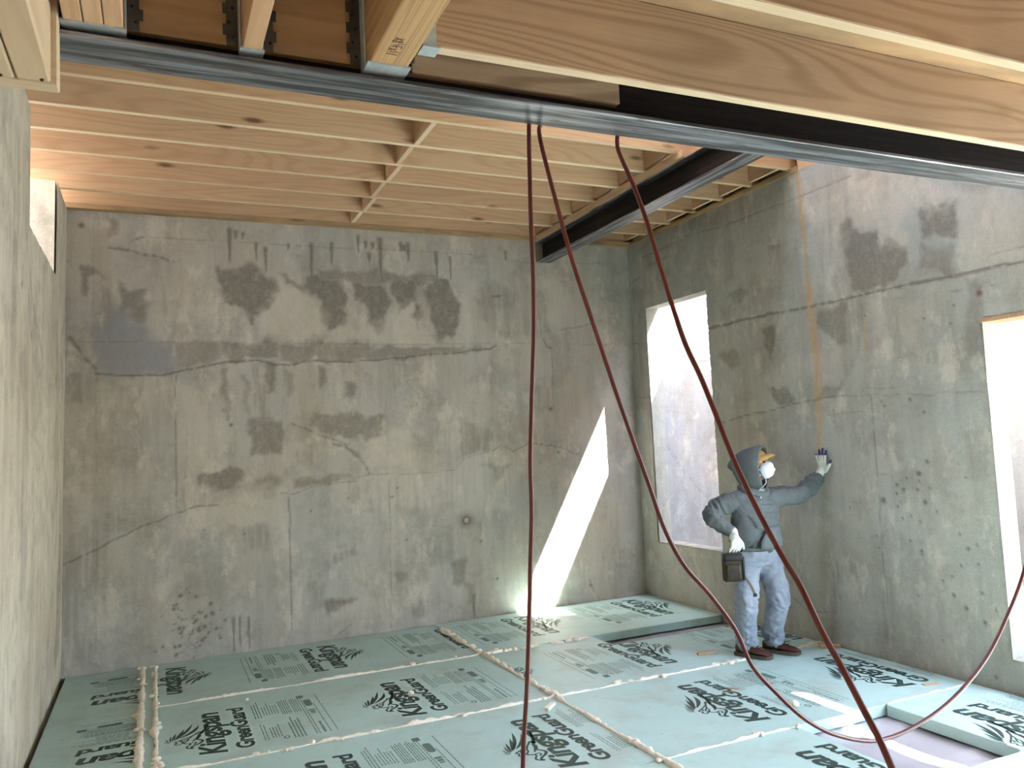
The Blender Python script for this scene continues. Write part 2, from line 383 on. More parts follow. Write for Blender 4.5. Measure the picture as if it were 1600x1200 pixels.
W, H, D = 5.34, 3.693, 7.2
BACK_DARK = [([(1.17,3.3),(1.22,3.25),(1.31,3.24),(1.39,3.31),(1.51,3.28),(1.6,3.22),(1.68,3.15),(1.66,3.01),(1.58,2.93),(1.51,2.87),(1.45,2.86),(1.43,2.75),(1.4,2.75),(1.38,2.89),(1.31,2.94),(1.24,2.92),(1.18,3.07)],1),([(1.72,3.22),(1.8,3.19),(1.87,3.16),(1.94,3.23),(2.04,3.2),(2.21,3.19),(2.26,3.12),(2.27,3.02),(2.21,2.98),(2.26,2.91),(2.25,2.78),(2.13,2.73),(2.08,2.76),(2.08,2.9),(2.03,3.01),(1.99,3.09),(1.95,3.02),(1.9,3.11),(1.78,3.14)],1),([(2.04,3.19),(2.15,3.18),(2.24,3.16),(2.27,3.05),(2.25,2.96),(2.26,2.81),(2.19,2.76),(2.08,2.79),(2.03,2.81)],1),([(2.33,3.2),(2.48,3.19),(2.65,3.16),(2.69,3.05),(2.64,2.88),(2.64,2.76),(2.56,2.72),(2.47,2.85),(2.46,2.98),(2.36,3.04)],1),([(2.69,3.22),(2.95,3.23),(2.94,3.04),(2.78,2.9),(2.74,3.01)],1),([(3.04,3.16),(3.11,3.24),(3.27,3.24),(3.35,3.07),(3.39,3.01),(3.36,2.83),(3.28,2.7),(3.23,2.73),(3.16,2.64),(3.11,2.77),(3.06,3.0)],1),([(2.92,3.02),(3.0,3.02),(2.97,2.81),(2.94,2.77)],1),([(2.04,3.27),(2.26,3.28),(2.6,3.31),(3.11,3.28),(3.27,3.23),(2.95,3.19),(2.6,3.19),(2.31,3.19),(2.04,3.18)],0.7),([(3.58,3.2),(3.74,3.24),(3.95,3.17),(4.18,3.24),(4.31,3.18),(4.33,2.75),(4.15,2.71),(3.8,2.7),(3.57,2.9)],0.45),([(0.11,3.22),(0.24,3.22),(0.29,3.16),(0.2,3.14),(0.16,3.0),(0.12,3.01)],0.8),([(0.4,3.13),(0.47,3.06),(0.61,3.06),(0.61,2.79),(0.51,2.78),(0.47,2.9),(0.41,2.86)],0.8),([(0.28,3.07),(0.33,3.05),(0.32,2.8),(0.3,2.73),(0.27,2.86)],0.5),([(0.33,3.64),(0.43,3.65),(0.39,3.53),(0.33,3.52)],0.7),([(0.81,2.61),(1.24,2.62),(1.27,2.52),(1.05,2.43),(0.82,2.37)],0.6),([(1.24,2.6),(1.67,2.62),(1.65,2.45),(1.54,2.47),(1.25,2.48)],0.8),([(1.67,2.6),(2.37,2.63),(2.37,2.48),(1.95,2.48),(1.68,2.43)],0.7),([(2.02,2.59),(3.49,2.61),(3.7,2.58),(3.34,2.55),(2.72,2.48),(2.02,2.44)],0.7),([(1.19,2.4),(1.23,2.4),(1.22,1.97),(1.19,1.97)],0.8),([(1.37,2.32),(1.41,2.32),(1.38,1.98),(1.37,1.98)],0.6),([(1.54,2.42),(1.66,2.42),(1.63,2.18),(1.56,2.15)],0.8),([(1.45,2.38),(1.55,2.38),(1.56,1.89),(1.43,1.83)],0.5),([(2.02,2.4),(2.08,2.4),(2.06,2.24),(2.02,2.24)],0.8),([(2.24,2.27),(2.33,2.27),(2.32,2.18),(2.24,2.13)],0.8),([(1.71,2.36),(1.78,2.36),(1.76,2.16),(1.73,2.16)],0.5),([(1.39,1.95),(1.67,1.94),(1.66,1.65),(1.41,1.67)],0.8),([(1.93,1.99),(2.33,2.0),(2.34,1.72),(2.07,1.78),(1.91,1.89)],0.7),([(1.0,1.48),(1.22,1.56),(1.36,1.53),(1.33,1.43),(1.13,1.36),(1.0,1.41)],0.9),([(1.43,1.45),(1.63,1.44),(1.63,1.37),(1.45,1.4)],0.6),([(1.75,1.43),(2.14,1.43),(2.31,1.4),(2.14,1.36),(1.77,1.36)],0.7),([(2.0,0.35),(2.28,0.32),(2.18,0.26),(1.99,0.22)],1),([(2.02,0.71),(2.31,0.78),(2.31,0.68),(2.04,0.61)],0.5),([(-0.03,2.35),(0.23,2.35),(0.22,2.1),(0.07,2.1)],0.5),([(-0.03,0.96),(0.22,0.96),(0.19,0.06),(-0.03,0.03)],0.45),([(1.76,1.67),(1.93,1.69),(1.92,1.52),(1.8,1.53)],0.5),([(0.24,1.24),(0.56,1.14),(0.22,0.96),(-0.02,0.87),(0.02,1.08)],0.35),([(1.33,1.06),(1.55,1.04),(1.53,0.81),(1.32,0.83)],0.4),([(1.85,0.53),(2.01,0.52),(2.01,0.28),(1.89,0.29)],0.4),([(2.12,1.98),(2.37,1.97),(2.59,1.97),(2.54,1.79),(2.43,1.73),(2.37,1.77),(2.11,1.76)],0.8),([(2.84,1.82),(2.99,1.75),(3.03,1.51),(2.76,1.52)],0.4),([(3.33,1.92),(3.67,1.79),(3.68,1.59),(3.31,1.51)],0.5),([(3.5,1.45),(3.86,1.43),(3.74,1.31),(3.67,1.24),(3.67,1.4)],0.7),([(2.08,0.64),(2.31,0.68),(2.43,0.5),(2.41,0.36),(2.28,0.46),(2.2,0.65),(2.08,0.62)],0.5),([(2.95,0.77),(3.24,0.92),(3.22,0.57),(2.99,0.51)],0.35),([(3.18,0.53),(3.32,0.56),(3.33,0.34),(3.19,0.33)],0.7),([(3.33,0.36),(3.4,0.33),(3.39,0.13),(3.33,0.14)],0.6),([(2.63,0.5),(2.74,0.49),(2.74,0.43),(2.65,0.41)],0.7),([(2.77,0.15),(2.89,0.3),(2.95,0.08),(2.86,0.03)],0.5),([(2.68,2.48),(2.86,2.48),(2.78,2.2),(2.67,2.2)],0.4),([(4.15,2.25),(4.33,2.2),(4.35,1.94),(4.19,1.96)],0.5)]
BACK_LIGHT = [([(0.83,1.19),(1.04,1.22),(1.35,1.31),(1.68,1.29),(1.72,1.22),(1.71,0.93),(1.35,1.06),(1.04,1.04),(0.83,1.01)],0.6),([(0.82,2.25),(1.02,2.32),(1.23,1.91),(1.23,1.7),(0.81,1.51)],0.5),([(0.23,2.32),(0.8,2.3),(0.8,2.02),(0.24,2.08)],0.3),([(2.48,1.81),(2.84,1.82),(2.89,1.51),(2.4,1.47),(2.41,1.67)],0.7),([(2.2,0.65),(2.31,0.67),(2.42,0.5),(2.41,0.38),(2.28,0.46)],0.8),([(2.1,1.39),(2.44,1.41),(2.98,1.4),(3.26,1.42),(3.36,1.51),(3.66,1.58),(3.76,1.62),(4.04,1.55),(3.83,1.01),(3.2,1.05),(2.09,1.14)],0.5),([(1.68,3.14),(1.87,3.14),(2.07,2.9),(2.06,2.69),(1.53,2.67),(1.46,2.82)],0.7),([(2.66,2.88),(2.9,3.0),(3.09,2.77),(3.16,2.64),(2.2,2.63),(2.13,2.72)],0.6),([(3.38,3.25),(3.56,3.22),(3.54,2.74),(3.37,2.64)],0.5),([(4.38,3.25),(4.98,3.38),(5.03,2.93),(4.59,2.75),(4.38,2.79)],0.4),([(0.64,3.13),(1.17,3.12),(1.16,2.75),(0.64,2.74)],0.35),([(2.71,0.2),(2.6,0.34),(2.32,0.35),(2.07,0.28),(2.06,0.03),(2.57,0.03)],0.4),([(4.45,0.96),(4.86,0.93),(4.9,0.3),(4.4,0.12)],0.4),([(3.14,1.86),(3.33,1.87),(3.32,1.67),(3.15,1.68)],0.5)]
BACK_BLUE = [([(0.22,2.73),(0.32,2.86),(0.47,2.93),(0.49,2.8),(0.62,2.72),(0.64,2.64),(0.79,2.62),(0.8,2.37),(0.69,2.34),(0.32,2.35),(0.23,2.42)],1.0)]
BACK_LINE = [([(0.22,2.36),(0.46,2.34),(0.72,2.34),(0.79,2.36),(0.99,2.4),(1.11,2.43),(1.24,2.46),(1.49,2.46),(1.62,2.42),(1.75,2.42),(1.88,2.46),(2.09,2.46),(2.37,2.45)],0.01,1.0),([(2.11,2.46),(2.29,2.45),(2.57,2.47),(2.74,2.49),(3.0,2.52),(3.34,2.54),(3.53,2.57),(3.68,2.58),(3.75,2.61)],0.009,0.9),([(4.28,2.68),(4.31,2.62),(4.36,2.59)],0.012,1.0),([(0.04,2.65),(0.09,2.59),(0.14,2.5),(0.22,2.4)],0.018,0.8),([(0.34,3.4),(0.47,3.39),(0.59,3.35),(0.7,3.34),(0.82,3.3),(0.87,3.33)],0.014,0.8),([(0.47,3.45),(0.59,3.5)],0.01,0.7),([(0.11,2.62),(0.81,2.62),(2.37,2.62)],0.006,0.35),([(2.02,2.61),(4.12,2.64),(5.18,2.63)],0.006,0.4),([(0.59,3.5),(1.22,3.51),(2.4,3.5)],0.007,0.4),([(2.05,3.51),(3.41,3.52),(4.17,3.47),(5.19,3.51)],0.006,0.35),([(-0.03,0.85),(0.22,0.96),(0.54,1.1),(0.79,1.19),(0.96,1.24),(1.13,1.24)],0.01,0.8),([(1.65,1.3),(1.75,1.29),(1.92,1.34),(2.33,1.37)],0.007,0.6),([(2.1,1.38),(2.44,1.41),(2.98,1.4),(3.26,1.42),(3.36,1.51),(3.66,1.58)],0.006,0.4),([(3.66,1.58),(3.76,1.63),(3.88,1.57),(4.07,1.64),(4.14,1.63),(4.38,1.58),(4.62,1.49)],0.006,0.9),([(1.76,1.91),(1.98,1.8),(2.17,1.73),(2.34,1.6)],0.012,0.7),([(2.11,1.71),(2.24,1.67),(2.36,1.56),(2.44,1.42)],0.012,0.8),([(0.82,2.34),(0.81,1.24)],0.006,0.7),([(1.72,1.27),(1.71,0.01)],0.008,0.75),([(0.23,2.35),(0.21,0.03)],0.005,0.3),([(2.62,1.38),(2.59,0.02)],0.006,0.5),([(4.36,2.49),(4.35,1.94)],0.006,0.5),([(3.5,0.92),(3.49,0.67)],0.008,0.4),([(4.38,0.82),(4.36,0.11)],0.005,0.5),([(4.65,0.23),(4.7,0.11),(4.75,0.04)],0.008,0.6),([(2.07,0.01),(2.22,0.1)],0.007,0.6),([(0.22,3.65),(0.21,2.64)],0.006,0.3),([(3.74,3.1),(3.82,3.11)],0.014,0.8),([(4.45,2.78),(4.71,2.82),(5.0,2.9)],0.012,0.5),([(4.36,2.58),(4.36,2.22)],0.008,0.6),([(-0.05,1.04),(-0.07,0.92)],0.02,0.7)]
BACK_DRIP = [(1.27,3.63,3.32,0.02),(1.32,3.61,3.53,0.018),(1.38,3.6,3.53,0.016),(1.49,3.51,3.33,0.014),(1.57,3.48,3.25,0.016),(1.77,3.52,3.45,0.012),(1.97,3.54,3.18,0.018),(2.15,3.56,3.35,0.02),(2.4,3.64,3.47,0.016),(2.47,3.59,3.51,0.02),(2.54,3.58,3.51,0.022),(2.61,3.63,3.21,0.025),(2.81,3.6,3.5,0.018),(2.88,3.6,3.41,0.02),(2.84,3.58,3.51,0.03),(3.16,3.53,3.25,0.018),(3.3,3.49,3.26,0.014),(2.5,3.48,3.38,0.02),(3.9,3.58,3.48,0.016),(1.24,0.3,0.01,0.012),(1.29,0.3,0.05,0.01),(1.36,0.29,0.01,0.01),(3.4,0.24,0.02,0.02)]
BACK_SPOT = [(0.13,3.57,0.02),(1.02,1.04,0.008),(1.34,0.98,0.01),(1.9,1.13,0.01),(2.69,1.28,0.009),(2.64,1.2,0.012),(4.32,1.97,0.02),(4.38,1.53,0.015),(3.5,0.72,0.012),(3.65,0.35,0.012),(2.76,0.8,0.009),(4.67,0.17,0.015),(1.25,1.91,0.015),(2.24,1.22,0.008),(0.9,0.2,0.009),(0.92,0.22,0.009),(1.07,0.35,0.013),(0.92,0.11,0.008),(0.92,0.2,0.007),(1.08,0.34,0.014),(0.92,0.33,0.008),(0.78,0.42,0.014),(0.93,0.29,0.012),(0.84,0.4,0.007),(0.85,0.26,0.015),(0.99,0.36,0.008),(1.02,0.33,0.015),(0.97,0.37,0.01),(0.81,0.35,0.007),(0.83,0.06,0.005),(1.04,0.19,0.008),(0.78,0.3,0.009),(0.97,0.25,0.01),(0.94,0.09,0.008),(0.79,0.11,0.009),(0.69,0.38,0.006),(0.97,0.22,0.013),(0.84,0.33,0.009),(0.95,0.13,0.005),(0.83,0.52,0.016),(0.88,0.57,0.005),(0.83,-0.04,0.014),(0.69,0.13,0.012),(0.94,0.35,0.007),(0.84,0.24,0.009),(0.99,0.27,0.005),(0.96,0.23,0.014),(0.84,0.19,0.006),(1.01,0.26,0.007),(0.93,0.24,0.007),(0.87,0.33,0.005),(0.82,0.26,0.016),(0.99,0.14,0.014),(0.64,0.1,0.01),(0.9,0.13,0.005),(0.83,0.22,0.015),(0.96,0.38,0.005),(0.89,0.17,0.007),(0.92,0.01,0.007),(1.13,0.14,0.011),(1.01,0.25,0.015),(0.8,0.45,0.013),(0.85,0.26,0.007),(1.06,0.43,0.015),(0.82,0.12,0.014),(0.78,0.45,0.011),(0.81,0.42,0.008),(1.14,0.37,0.006),(1.17,0.28,0.012),(1.12,0.16,0.006),(1.05,0.27,0.006),(0.97,0.1,0.011),(0.9,0.54,0.007),(1.14,0.22,0.005),(0.94,0.3,0.014),(0.95,0.5,0.011),(0.95,0.31,0.012),(0.79,0.05,0.014),(0.77,0.25,0.005),(1.04,0.2,0.01),(1.0,0.37,0.007),(0.78,0.12,0.011),(1.1,0.22,0.014),(1.01,0.16,0.009)]
BACK_TIE = [(3.36,0.93)]
RIGHT_DARK = [([(3.64,3.07),(3.5,3.05),(3.36,3.05),(3.37,2.82),(3.42,2.82),(3.46,2.85),(3.53,2.9),(3.64,2.84)],0.9),([(3.65,2.83),(3.4,2.78),(3.43,2.6),(3.52,2.61),(3.66,2.64)],0.65),([(4.31,3.18),(4.19,3.2),(4.12,3.06),(4.0,3.0),(3.97,2.89),(3.84,2.94),(3.76,2.84),(3.77,2.73),(3.87,2.66),(3.96,2.6),(4.14,2.6),(4.25,2.66),(4.25,2.85),(4.3,3.05)],0.9),([(4.59,2.52),(4.44,2.58),(4.3,2.58),(4.31,2.29),(4.4,2.25),(4.51,2.35),(4.61,2.43)],0.8),([(5.23,2.5),(5.07,2.47),(5.08,2.34),(5.14,2.25),(5.2,2.37)],0.95),([(5.19,2.03),(4.97,2.01),(4.91,1.87),(5.05,1.83),(5.12,1.92)],0.8),([(4.59,1.98),(4.38,1.98),(4.51,1.86),(4.65,1.86)],0.7),([(5.78,2.39),(5.58,2.4),(5.51,2.18),(5.67,2.2)],0.6),([(4.28,2.75),(4.1,2.61),(4.26,2.11),(4.39,1.94),(4.41,2.19)],0.45),([(4.0,2.55),(3.45,2.45),(3.49,2.02),(3.95,2.07)],0.25),([(3.93,3.31),(3.76,3.28),(3.79,3.2),(3.91,3.23)],0.5),([(6.19,3.63),(5.96,3.73),(5.56,3.61),(5.67,3.51),(6.02,3.54)],0.5),([(5.6,2.86),(5.35,2.87),(5.35,2.81),(5.57,2.81)],0.6),([(5.08,3.19),(4.94,3.15),(5.0,3.11),(5.08,3.13)],0.6),([(3.36,2.56),(3.23,2.5),(3.28,2.06),(3.36,2.04),(3.37,2.22)],0.6),([(5.62,3.34),(5.46,3.3),(5.52,2.97),(5.62,2.99)],0.3),([(4.31,1.56),(4.19,1.53),(4.22,1.46),(4.31,1.46)],0.4),([(4.17,0.59),(4.03,0.51),(4.1,0.13),(4.21,0.11)],0.45),([(4.63,0.68),(4.55,0.61),(4.62,0.05),(4.69,0.01)],0.5),([(3.77,0.46),(3.7,0.47),(3.73,0.29),(3.78,0.28)],0.35),([(4.39,1.11),(4.26,1.11),(4.29,0.96),(4.34,0.98)],0.3),([(7.18,3.25),(6.94,3.13),(7.07,1.93),(7.25,1.94)],0.35),([(4.57,2.21),(4.33,2.26),(4.43,1.98),(4.55,1.95)],0.35)]
RIGHT_LIGHT = [([(4.17,3.48),(2.93,2.98),(2.97,2.64),(3.37,2.59),(3.34,3.03),(3.71,3.09),(3.76,2.84),(3.96,2.96),(4.15,3.15)],0.6),([(4.6,3.43),(4.27,3.37),(4.27,2.86),(4.63,2.64)],0.4),([(4.11,2.54),(4.0,2.52),(4.02,2.11),(4.09,2.09)],0.4),([(3.85,2.43),(3.72,2.4),(3.77,2.13),(3.84,2.14)],0.3),([(4.98,2.23),(4.33,2.22),(4.45,2.02),(4.94,2.07)],0.4)]
RIGHT_LINE = [([(5.9,2.62),(5.28,2.62),(4.68,2.6),(4.21,2.59),(3.8,2.59),(3.44,2.58),(2.97,2.57),(2.7,2.57)],0.012,1.0),([(6.92,3.52),(6.13,3.54),(5.63,3.5),(5.13,3.49),(4.69,3.48),(4.17,3.48)],0.007,0.6),([(5.81,1.74),(5.37,1.8),(5.07,1.82),(4.91,1.85),(4.6,1.87),(4.39,1.88)],0.007,0.8),([(4.39,1.88),(4.22,1.86),(4.11,1.87),(3.99,1.84),(3.87,1.86),(3.69,1.83),(3.58,1.84),(3.28,1.82)],0.007,0.45),([(4.93,1.86),(4.95,1.95),(5.0,2.01)],0.006,0.6),([(3.19,2.62),(3.19,2.65),(2.97,2.66)],0.006,0.5),([(4.18,1.91),(3.94,1.9)],0.005,0.4),([(4.57,1.74),(4.21,1.73)],0.005,0.35),([(5.05,2.33),(5.05,2.1)],0.005,0.25),([(3.7,2.11),(3.68,2.3),(3.49,2.28)],0.005,0.35),([(3.96,1.95),(3.94,2.1),(3.7,2.11)],0.005,0.3),([(4.15,1.86),(4.15,1.55),(4.15,1.26),(4.16,0.73),(4.15,0.35)],0.007,0.6),([(4.52,1.76),(4.23,1.75)],0.005,0.35),([(4.16,1.3),(3.94,1.31)],0.005,0.4),([(5.07,0.29),(4.9,0.21),(4.72,0.23)],0.007,0.7),([(5.08,0.41),(5.05,0.47)],0.007,0.6),([(5.06,0.14),(5.02,0.04)],0.007,0.5),([(6.9,3.52),(6.28,3.51)],0.007,0.6),([(7.19,3.28),(6.98,3.33)],0.012,0.6),([(7.24,2.64),(7.08,2.63)],0.009,0.8),([(5.93,2.61),(5.83,2.61),(5.53,2.61)],0.008,0.7),([(6.87,3.41),(6.7,3.41),(6.51,3.42),(6.47,3.42)],0.012,0.4),([(6.87,3.66),(6.93,3.04)],0.005,0.3),([(3.48,2.48),(3.17,2.47)],0.007,0.5),([(7.31,2.08),(6.88,2.04)],0.008,0.7)]
RIGHT_RUST = [(4.69,3.68,0.022),(4.68,3.4,0.024),(4.67,3.1,0.022),(4.67,2.8,0.025),(4.66,2.53,0.05),(4.64,2.24,0.04),(4.63,1.96,0.05),(4.65,1.74,0.035),(4.67,1.48,0.018),(4.68,1.35,0.01)]
RIGHT_SPOT = [(4.12,1.12,0.021),(3.81,1.31,0.017),(3.74,1.39,0.013),(3.81,1.26,0.01),(3.91,1.28,0.008),(3.99,1.23,0.01),(3.94,1.2,0.01),(4.0,1.17,0.01),(3.78,1.12,0.015),(3.97,1.11,0.008),(4.0,1.08,0.01),(3.97,1.0,0.008),(3.9,1.02,0.008),(3.83,0.99,0.008),(3.7,1.06,0.008),(3.73,1.21,0.008),(3.74,1.22,0.008),(3.83,1.2,0.008),(3.92,0.85,0.008),(3.84,0.79,0.013),(3.84,0.77,0.01),(3.9,0.49,0.008),(3.55,0.93,0.008),(3.5,0.84,0.013),(3.44,0.87,0.008),(3.47,1.29,0.008),(3.63,0.65,0.008),(3.63,0.53,0.013),(3.55,0.46,0.015),(3.43,0.57,0.008),(3.43,0.39,0.013),(3.74,0.22,0.008),(3.7,0.61,0.008),(3.56,0.73,0.008),(3.44,0.75,0.008),(3.39,0.07,0.01),(4.04,1.78,0.01),(3.73,1.72,0.01),(3.83,1.81,0.013),(4.19,0.78,0.008),(4.2,0.86,0.008),(4.42,1.05,0.008),(3.35,0.48,0.008),(4.15,2.44,0.008),(3.45,2.39,0.008),(3.67,2.34,0.008),(3.48,2.28,0.008),(4.06,1.81,0.008)]
RIGHT_TIE = [(3.26,2.43)]
RIGHT_RUSTLINE = [(4.15,2.44),(4.16,2.17)]

# back wall
bw = Wall(-0.15, W+0.05, -0.10, H, 0.0125, [])
bw.patch('stain', BACK_DARK); bw.patch('pale', BACK_LIGHT, 0.05, 0.16); bw.patch('blue', BACK_BLUE, 0.05, 0.10)
bw.line(BACK_LINE); bw.drips(BACK_DRIP); bw.spots(BACK_SPOT)
for x, z in BACK_TIE:
    d = np.hypot(bw.A-x, bw.Z-z); bw.ch['redrust'] = np.clip(1.6-d/0.03, 0, 1)*0.8; bw.ch['stain'] = np.maximum(bw.ch['stain'], np.clip(1.5-d/0.07, 0, 1)*0.8); bw.depth += np.clip(1.5-d/0.035, 0, 1)*0.012
o = bw.build('wall_back', M['concrete_back'], lambda a, z, o: (a, D-o, z), [((-0.30, D+0.012, -0.2), (W+0.3, D+0.25, H))])
tag(o, 'stained grey concrete back wall with ragged damp patches and cold joints', 'wall', kind='structure')
# right wall with two openings cut through it
WIN1 = (5.92, 6.93, 0.57, 2.98); WIN2 = (0.1, 3.275, 0.20, 2.275); TH = 0.17  # WIN2 runs on out of view to admit more sun
WIN_SUN = (0.1, 1.45, 0.20, 2.52)  # unseen taller stretch, added to enlarge the sun patch on the floor
rw = Wall(1.45, D+0.02, -0.10, H, 0.0125, [WIN1, WIN2])
rw.patch('stain', RIGHT_DARK); rw.patch('pale', RIGHT_LIGHT, 0.05, 0.16); rw.line(RIGHT_LINE); rw.spots(RIGHT_SPOT); rw.rust_run(RIGHT_RUST)
rw.rust_run([(p[0], p[1], 0.008) for p in RIGHT_RUSTLINE])
for y, z in RIGHT_TIE:
    d = np.hypot(rw.A-y, rw.Z-z); rw.ch['redrust'] = np.clip(1.6-d/0.016, 0, 1)*0.85; rw.depth -= np.clip(1.5-d/0.02, 0, 1)*0.012
g = W+0.012
o = rw.build('wall_right', M['concrete_right'], lambda a, z, o: (W-o, a, z),
    [((g, -2.0, -0.2), (W+TH, WIN2[0], H)), ((g, WIN2[0], -0.2), (W+TH, WIN2[1], WIN2[2])), ((g, WIN_SUN[0], WIN_SUN[3]), (W+TH, WIN_SUN[1], H)), ((g, WIN_SUN[1], WIN2[3]), (W+TH, WIN2[1], H)),
     ((g, WIN2[1], -0.2), (W+TH, WIN1[0], H)), ((g, WIN1[0], -0.2), (W+TH, WIN1[1], WIN1[2])), ((g, WIN1[0], WIN1[3]), (W+TH, WIN1[1], H)), ((g, WIN1[1], -0.2), (W+TH, D, H)),
     ((W, -2.0, -0.2), (g, WIN2[0], H)), ((W, WIN_SUN[0], -0.2), (g, WIN_SUN[1], WIN_SUN[2])), ((W, WIN_SUN[0], WIN_SUN[3]), (g, WIN_SUN[1], H))])
tag(o, 'pale concrete right wall with two cut openings and a rust streak', 'wall', kind='structure')
# left wall: leans a little, with a notch cut from its top edge
NOTCH = (5.13, 6.47, 3.0, H+0.2)
lw = Wall(0.6, D+0.02, -0.10, H, 0.02, [NOTCH])
LEFT_LINE = [([(5.0, 2.95), (5.4, 2.55), (5.8, 2.35)], 0.02, 0.5), ([(6.0, 2.62), (6.6, 2.2), (6.9, 2.05)], 0.012, 0.5), ([(4.9, 2.2), (5.2, 1.85), (5.8, 1.75), (6.3, 1.45), (6.6, 1.2)], 0.012, 0.45), ([(6.9, 2.45), (7.1, 2.2)], 0.02, 0.6)]
lw.line(LEFT_LINE)
lw.spots([(4.95, 2.62, 0.02), (5.35, 2.4, 0.02), (5.7, 2.2, 0.015), (6.9, 0.55, 0.02), (6.95, 0.4, 0.015), (6.7, 0.2, 0.015), (6.98, 0.7, 0.02)])
lw.patch('stain', [([(6.75, 0.2), (7.1, 0.2), (7.1, 1.1), (6.9, 1.1)], 0.5), ([(5.0, 0.9), (5.2, 0.9), (5.3, 2.6), (5.1, 2.7)], 0.35), ([(4.6, 2.0), (4.75, 2.0), (4.8, 3.4), (4.6, 3.4)], 0.4)])
def left_x(z): return -0.030+0.060*z/H
o = lw.build('wall_left', M['concrete_left'], lambda a, z, o: (-0.030+0.060*z/H+o, a, z))
# thickness behind the leaning face
bm = bmesh.new(); bm.from_mesh(o.data)
def slab(y0, y1, z0, z1, t=0.25):
    vs = [bm.verts.new((x, y, z)) for (x, z) in ((left_x(z0)-0.012, z0), (left_x(z1)-0.012, z1), (left_x(z1)-t, z1), (left_x(z0)-t, z0)) for y in (y0, y1)]
    for q in ((0, 2, 3, 1), (4, 6, 7, 5), (2, 4, 5, 3), (6, 0, 1, 7), (0, 6, 4, 2), (1, 3, 5, 7)): bm.faces.new([vs[i] for i in q])
slab(-2.0, 0.6, -0.2, H); slab(0.6, NOTCH[0], -0.2, H); slab(NOTCH[0], NOTCH[1], -0.2, NOTCH[2]); slab(NOTCH[1], D+0.2, -0.2, H)
bmesh.ops.recalc_face_normals(bm, faces=bm.faces[-24:])
bm.to_mesh(o.data); bm.free()
tag(o, 'pale streaked concrete left wall with a notch at its top', 'wall', kind='structure')

# areaway outside the right wall, and the ground around
XO = 6.44
aw = Wall(W+TH, XO+0.02, 0.0, 3.95, 0.025, [])
aw.line([([(5.60, 2.70), (5.66, 2.72), (5.76, 2.58), (5.92, 2.50), (6.25, 2.44)], 0.016, 0.55), ([(5.62, 1.55), (5.80, 1.30), (6.1, 0.95), (6.28, 0.72)], 0.007, 0.6), ([(5.86, 0.4), (5.84, 1.5)], 0.006, 0.25), ([(5.7, 2.72), (6.3, 2.72)], 0.005, 0.2)])
o = aw.build('wall_areaway_end', M['concrete_areaway'], lambda a, z, o: (a, 7.10-o, z), [((W+TH, 7.112, 0.0), (XO+0.2, 7.3, 3.95))])
tag(o, 'sunlit whitish areaway end wall with cracks seen through the far opening', 'wall', kind='structure')
bm = bmesh.new(); bm_box(bm, (XO, 4.2, 0.0), (XO+0.2, 7.10, 3.95)); bm_box(bm, (XO, 1.35, 0.0), (XO+0.2, 4.2, 3.76))
o = link_obj('wall_areaway_outer', bm_to_mesh(bm, 'wall_areaway_outer', M['concrete_areaway'])); tag(o, 'pale areaway retaining wall facing the window openings', 'wall', kind='structure')
o = box('floor_areaway', (W+TH, -2.0, -0.1), (XO, 7.10, 0.16), M['earth']); tag(o, 'bare earth floor of the narrow areaway', 'floor', kind='structure')
bm = bmesh.new()
bm_box(bm, (XO+0.2, 1.35, -0.6), (40, 40, 3.7)); bm_box(bm, (XO, -30, -0.6), (40, 1.35, 0.1)); bm_box(bm, (-40, -2.0, -0.6), (-0.85, 40, 6.2)); bm_box(bm, (-0.85, -2.0, 2.2), (-0.28, D+2.2, 2.6)); bm_box(bm, (-0.85, D+2.2, 2.9), (XO+0.2, 40, 3.3)); bm_box(bm, (-40, -30, -0.6), (XO, -2.2, -0.12))  # high left bank is added, unseen, to dim sky light on the notch
o = link_obj('ground_outside', bm_to_mesh(bm, 'ground_outside', M['earth'])); tag(o, 'bare sandy ground around the building, its high left bank added to block sky', 'ground', kind='structure')
# gravel and rubble on the sill of the near opening
rs = random.Random(5); parts = []
for i in range(140):
    c = Vector((W+0.10+rs.random()*0.5, 2.75+rs.random()*0.48, 0.20+rs.random()*0.03)); r = 0.012+rs.random()*0.02
    bmx = bmesh.new(); bmesh.ops.create_icosphere(bmx, subdivisions=1, radius=r)
    for v in bmx.verts: v.co *= 0.7+0.6*rs.random()
    parts.append(([c+v.co for v in bmx.verts], [tuple(v.index for v in f.verts) for f in bmx.faces])); bmx.free()
V, F = join_vf(parts); o = link_obj('gravel', mesh_of('gravel', V, F, M['gravel']))
tag(o, 'dark loose gravel on the sill of the near opening', 'gravel', kind='stuff')
o = box('trim_1', (W+0.002, WIN_SUN[1], WIN2[3]-0.025), (W+TH+0.02, WIN2[1]+0.02, WIN2[3]+0.005), M['pine_gray']); tag(o, 'brown form board under the lintel of the near opening', 'trim', kind='structure')

o = box('wall_front', (-0.3, -2.2, -0.2), (W+TH, -2.0, H), M['bounce_absorber']); tag(o, 'unseen wall behind the viewer, made dark to cut bounce light', 'wall', kind='structure')  # darkened to cut light bounced from behind the viewer
# slab under everything
o = box('floor', (-0.3, -2.0, -0.22), (W+0.2, D+0.2, -0.085), M['concrete_back']); tag(o, 'concrete slab under the plastic sheeting', 'floor', kind='structure')
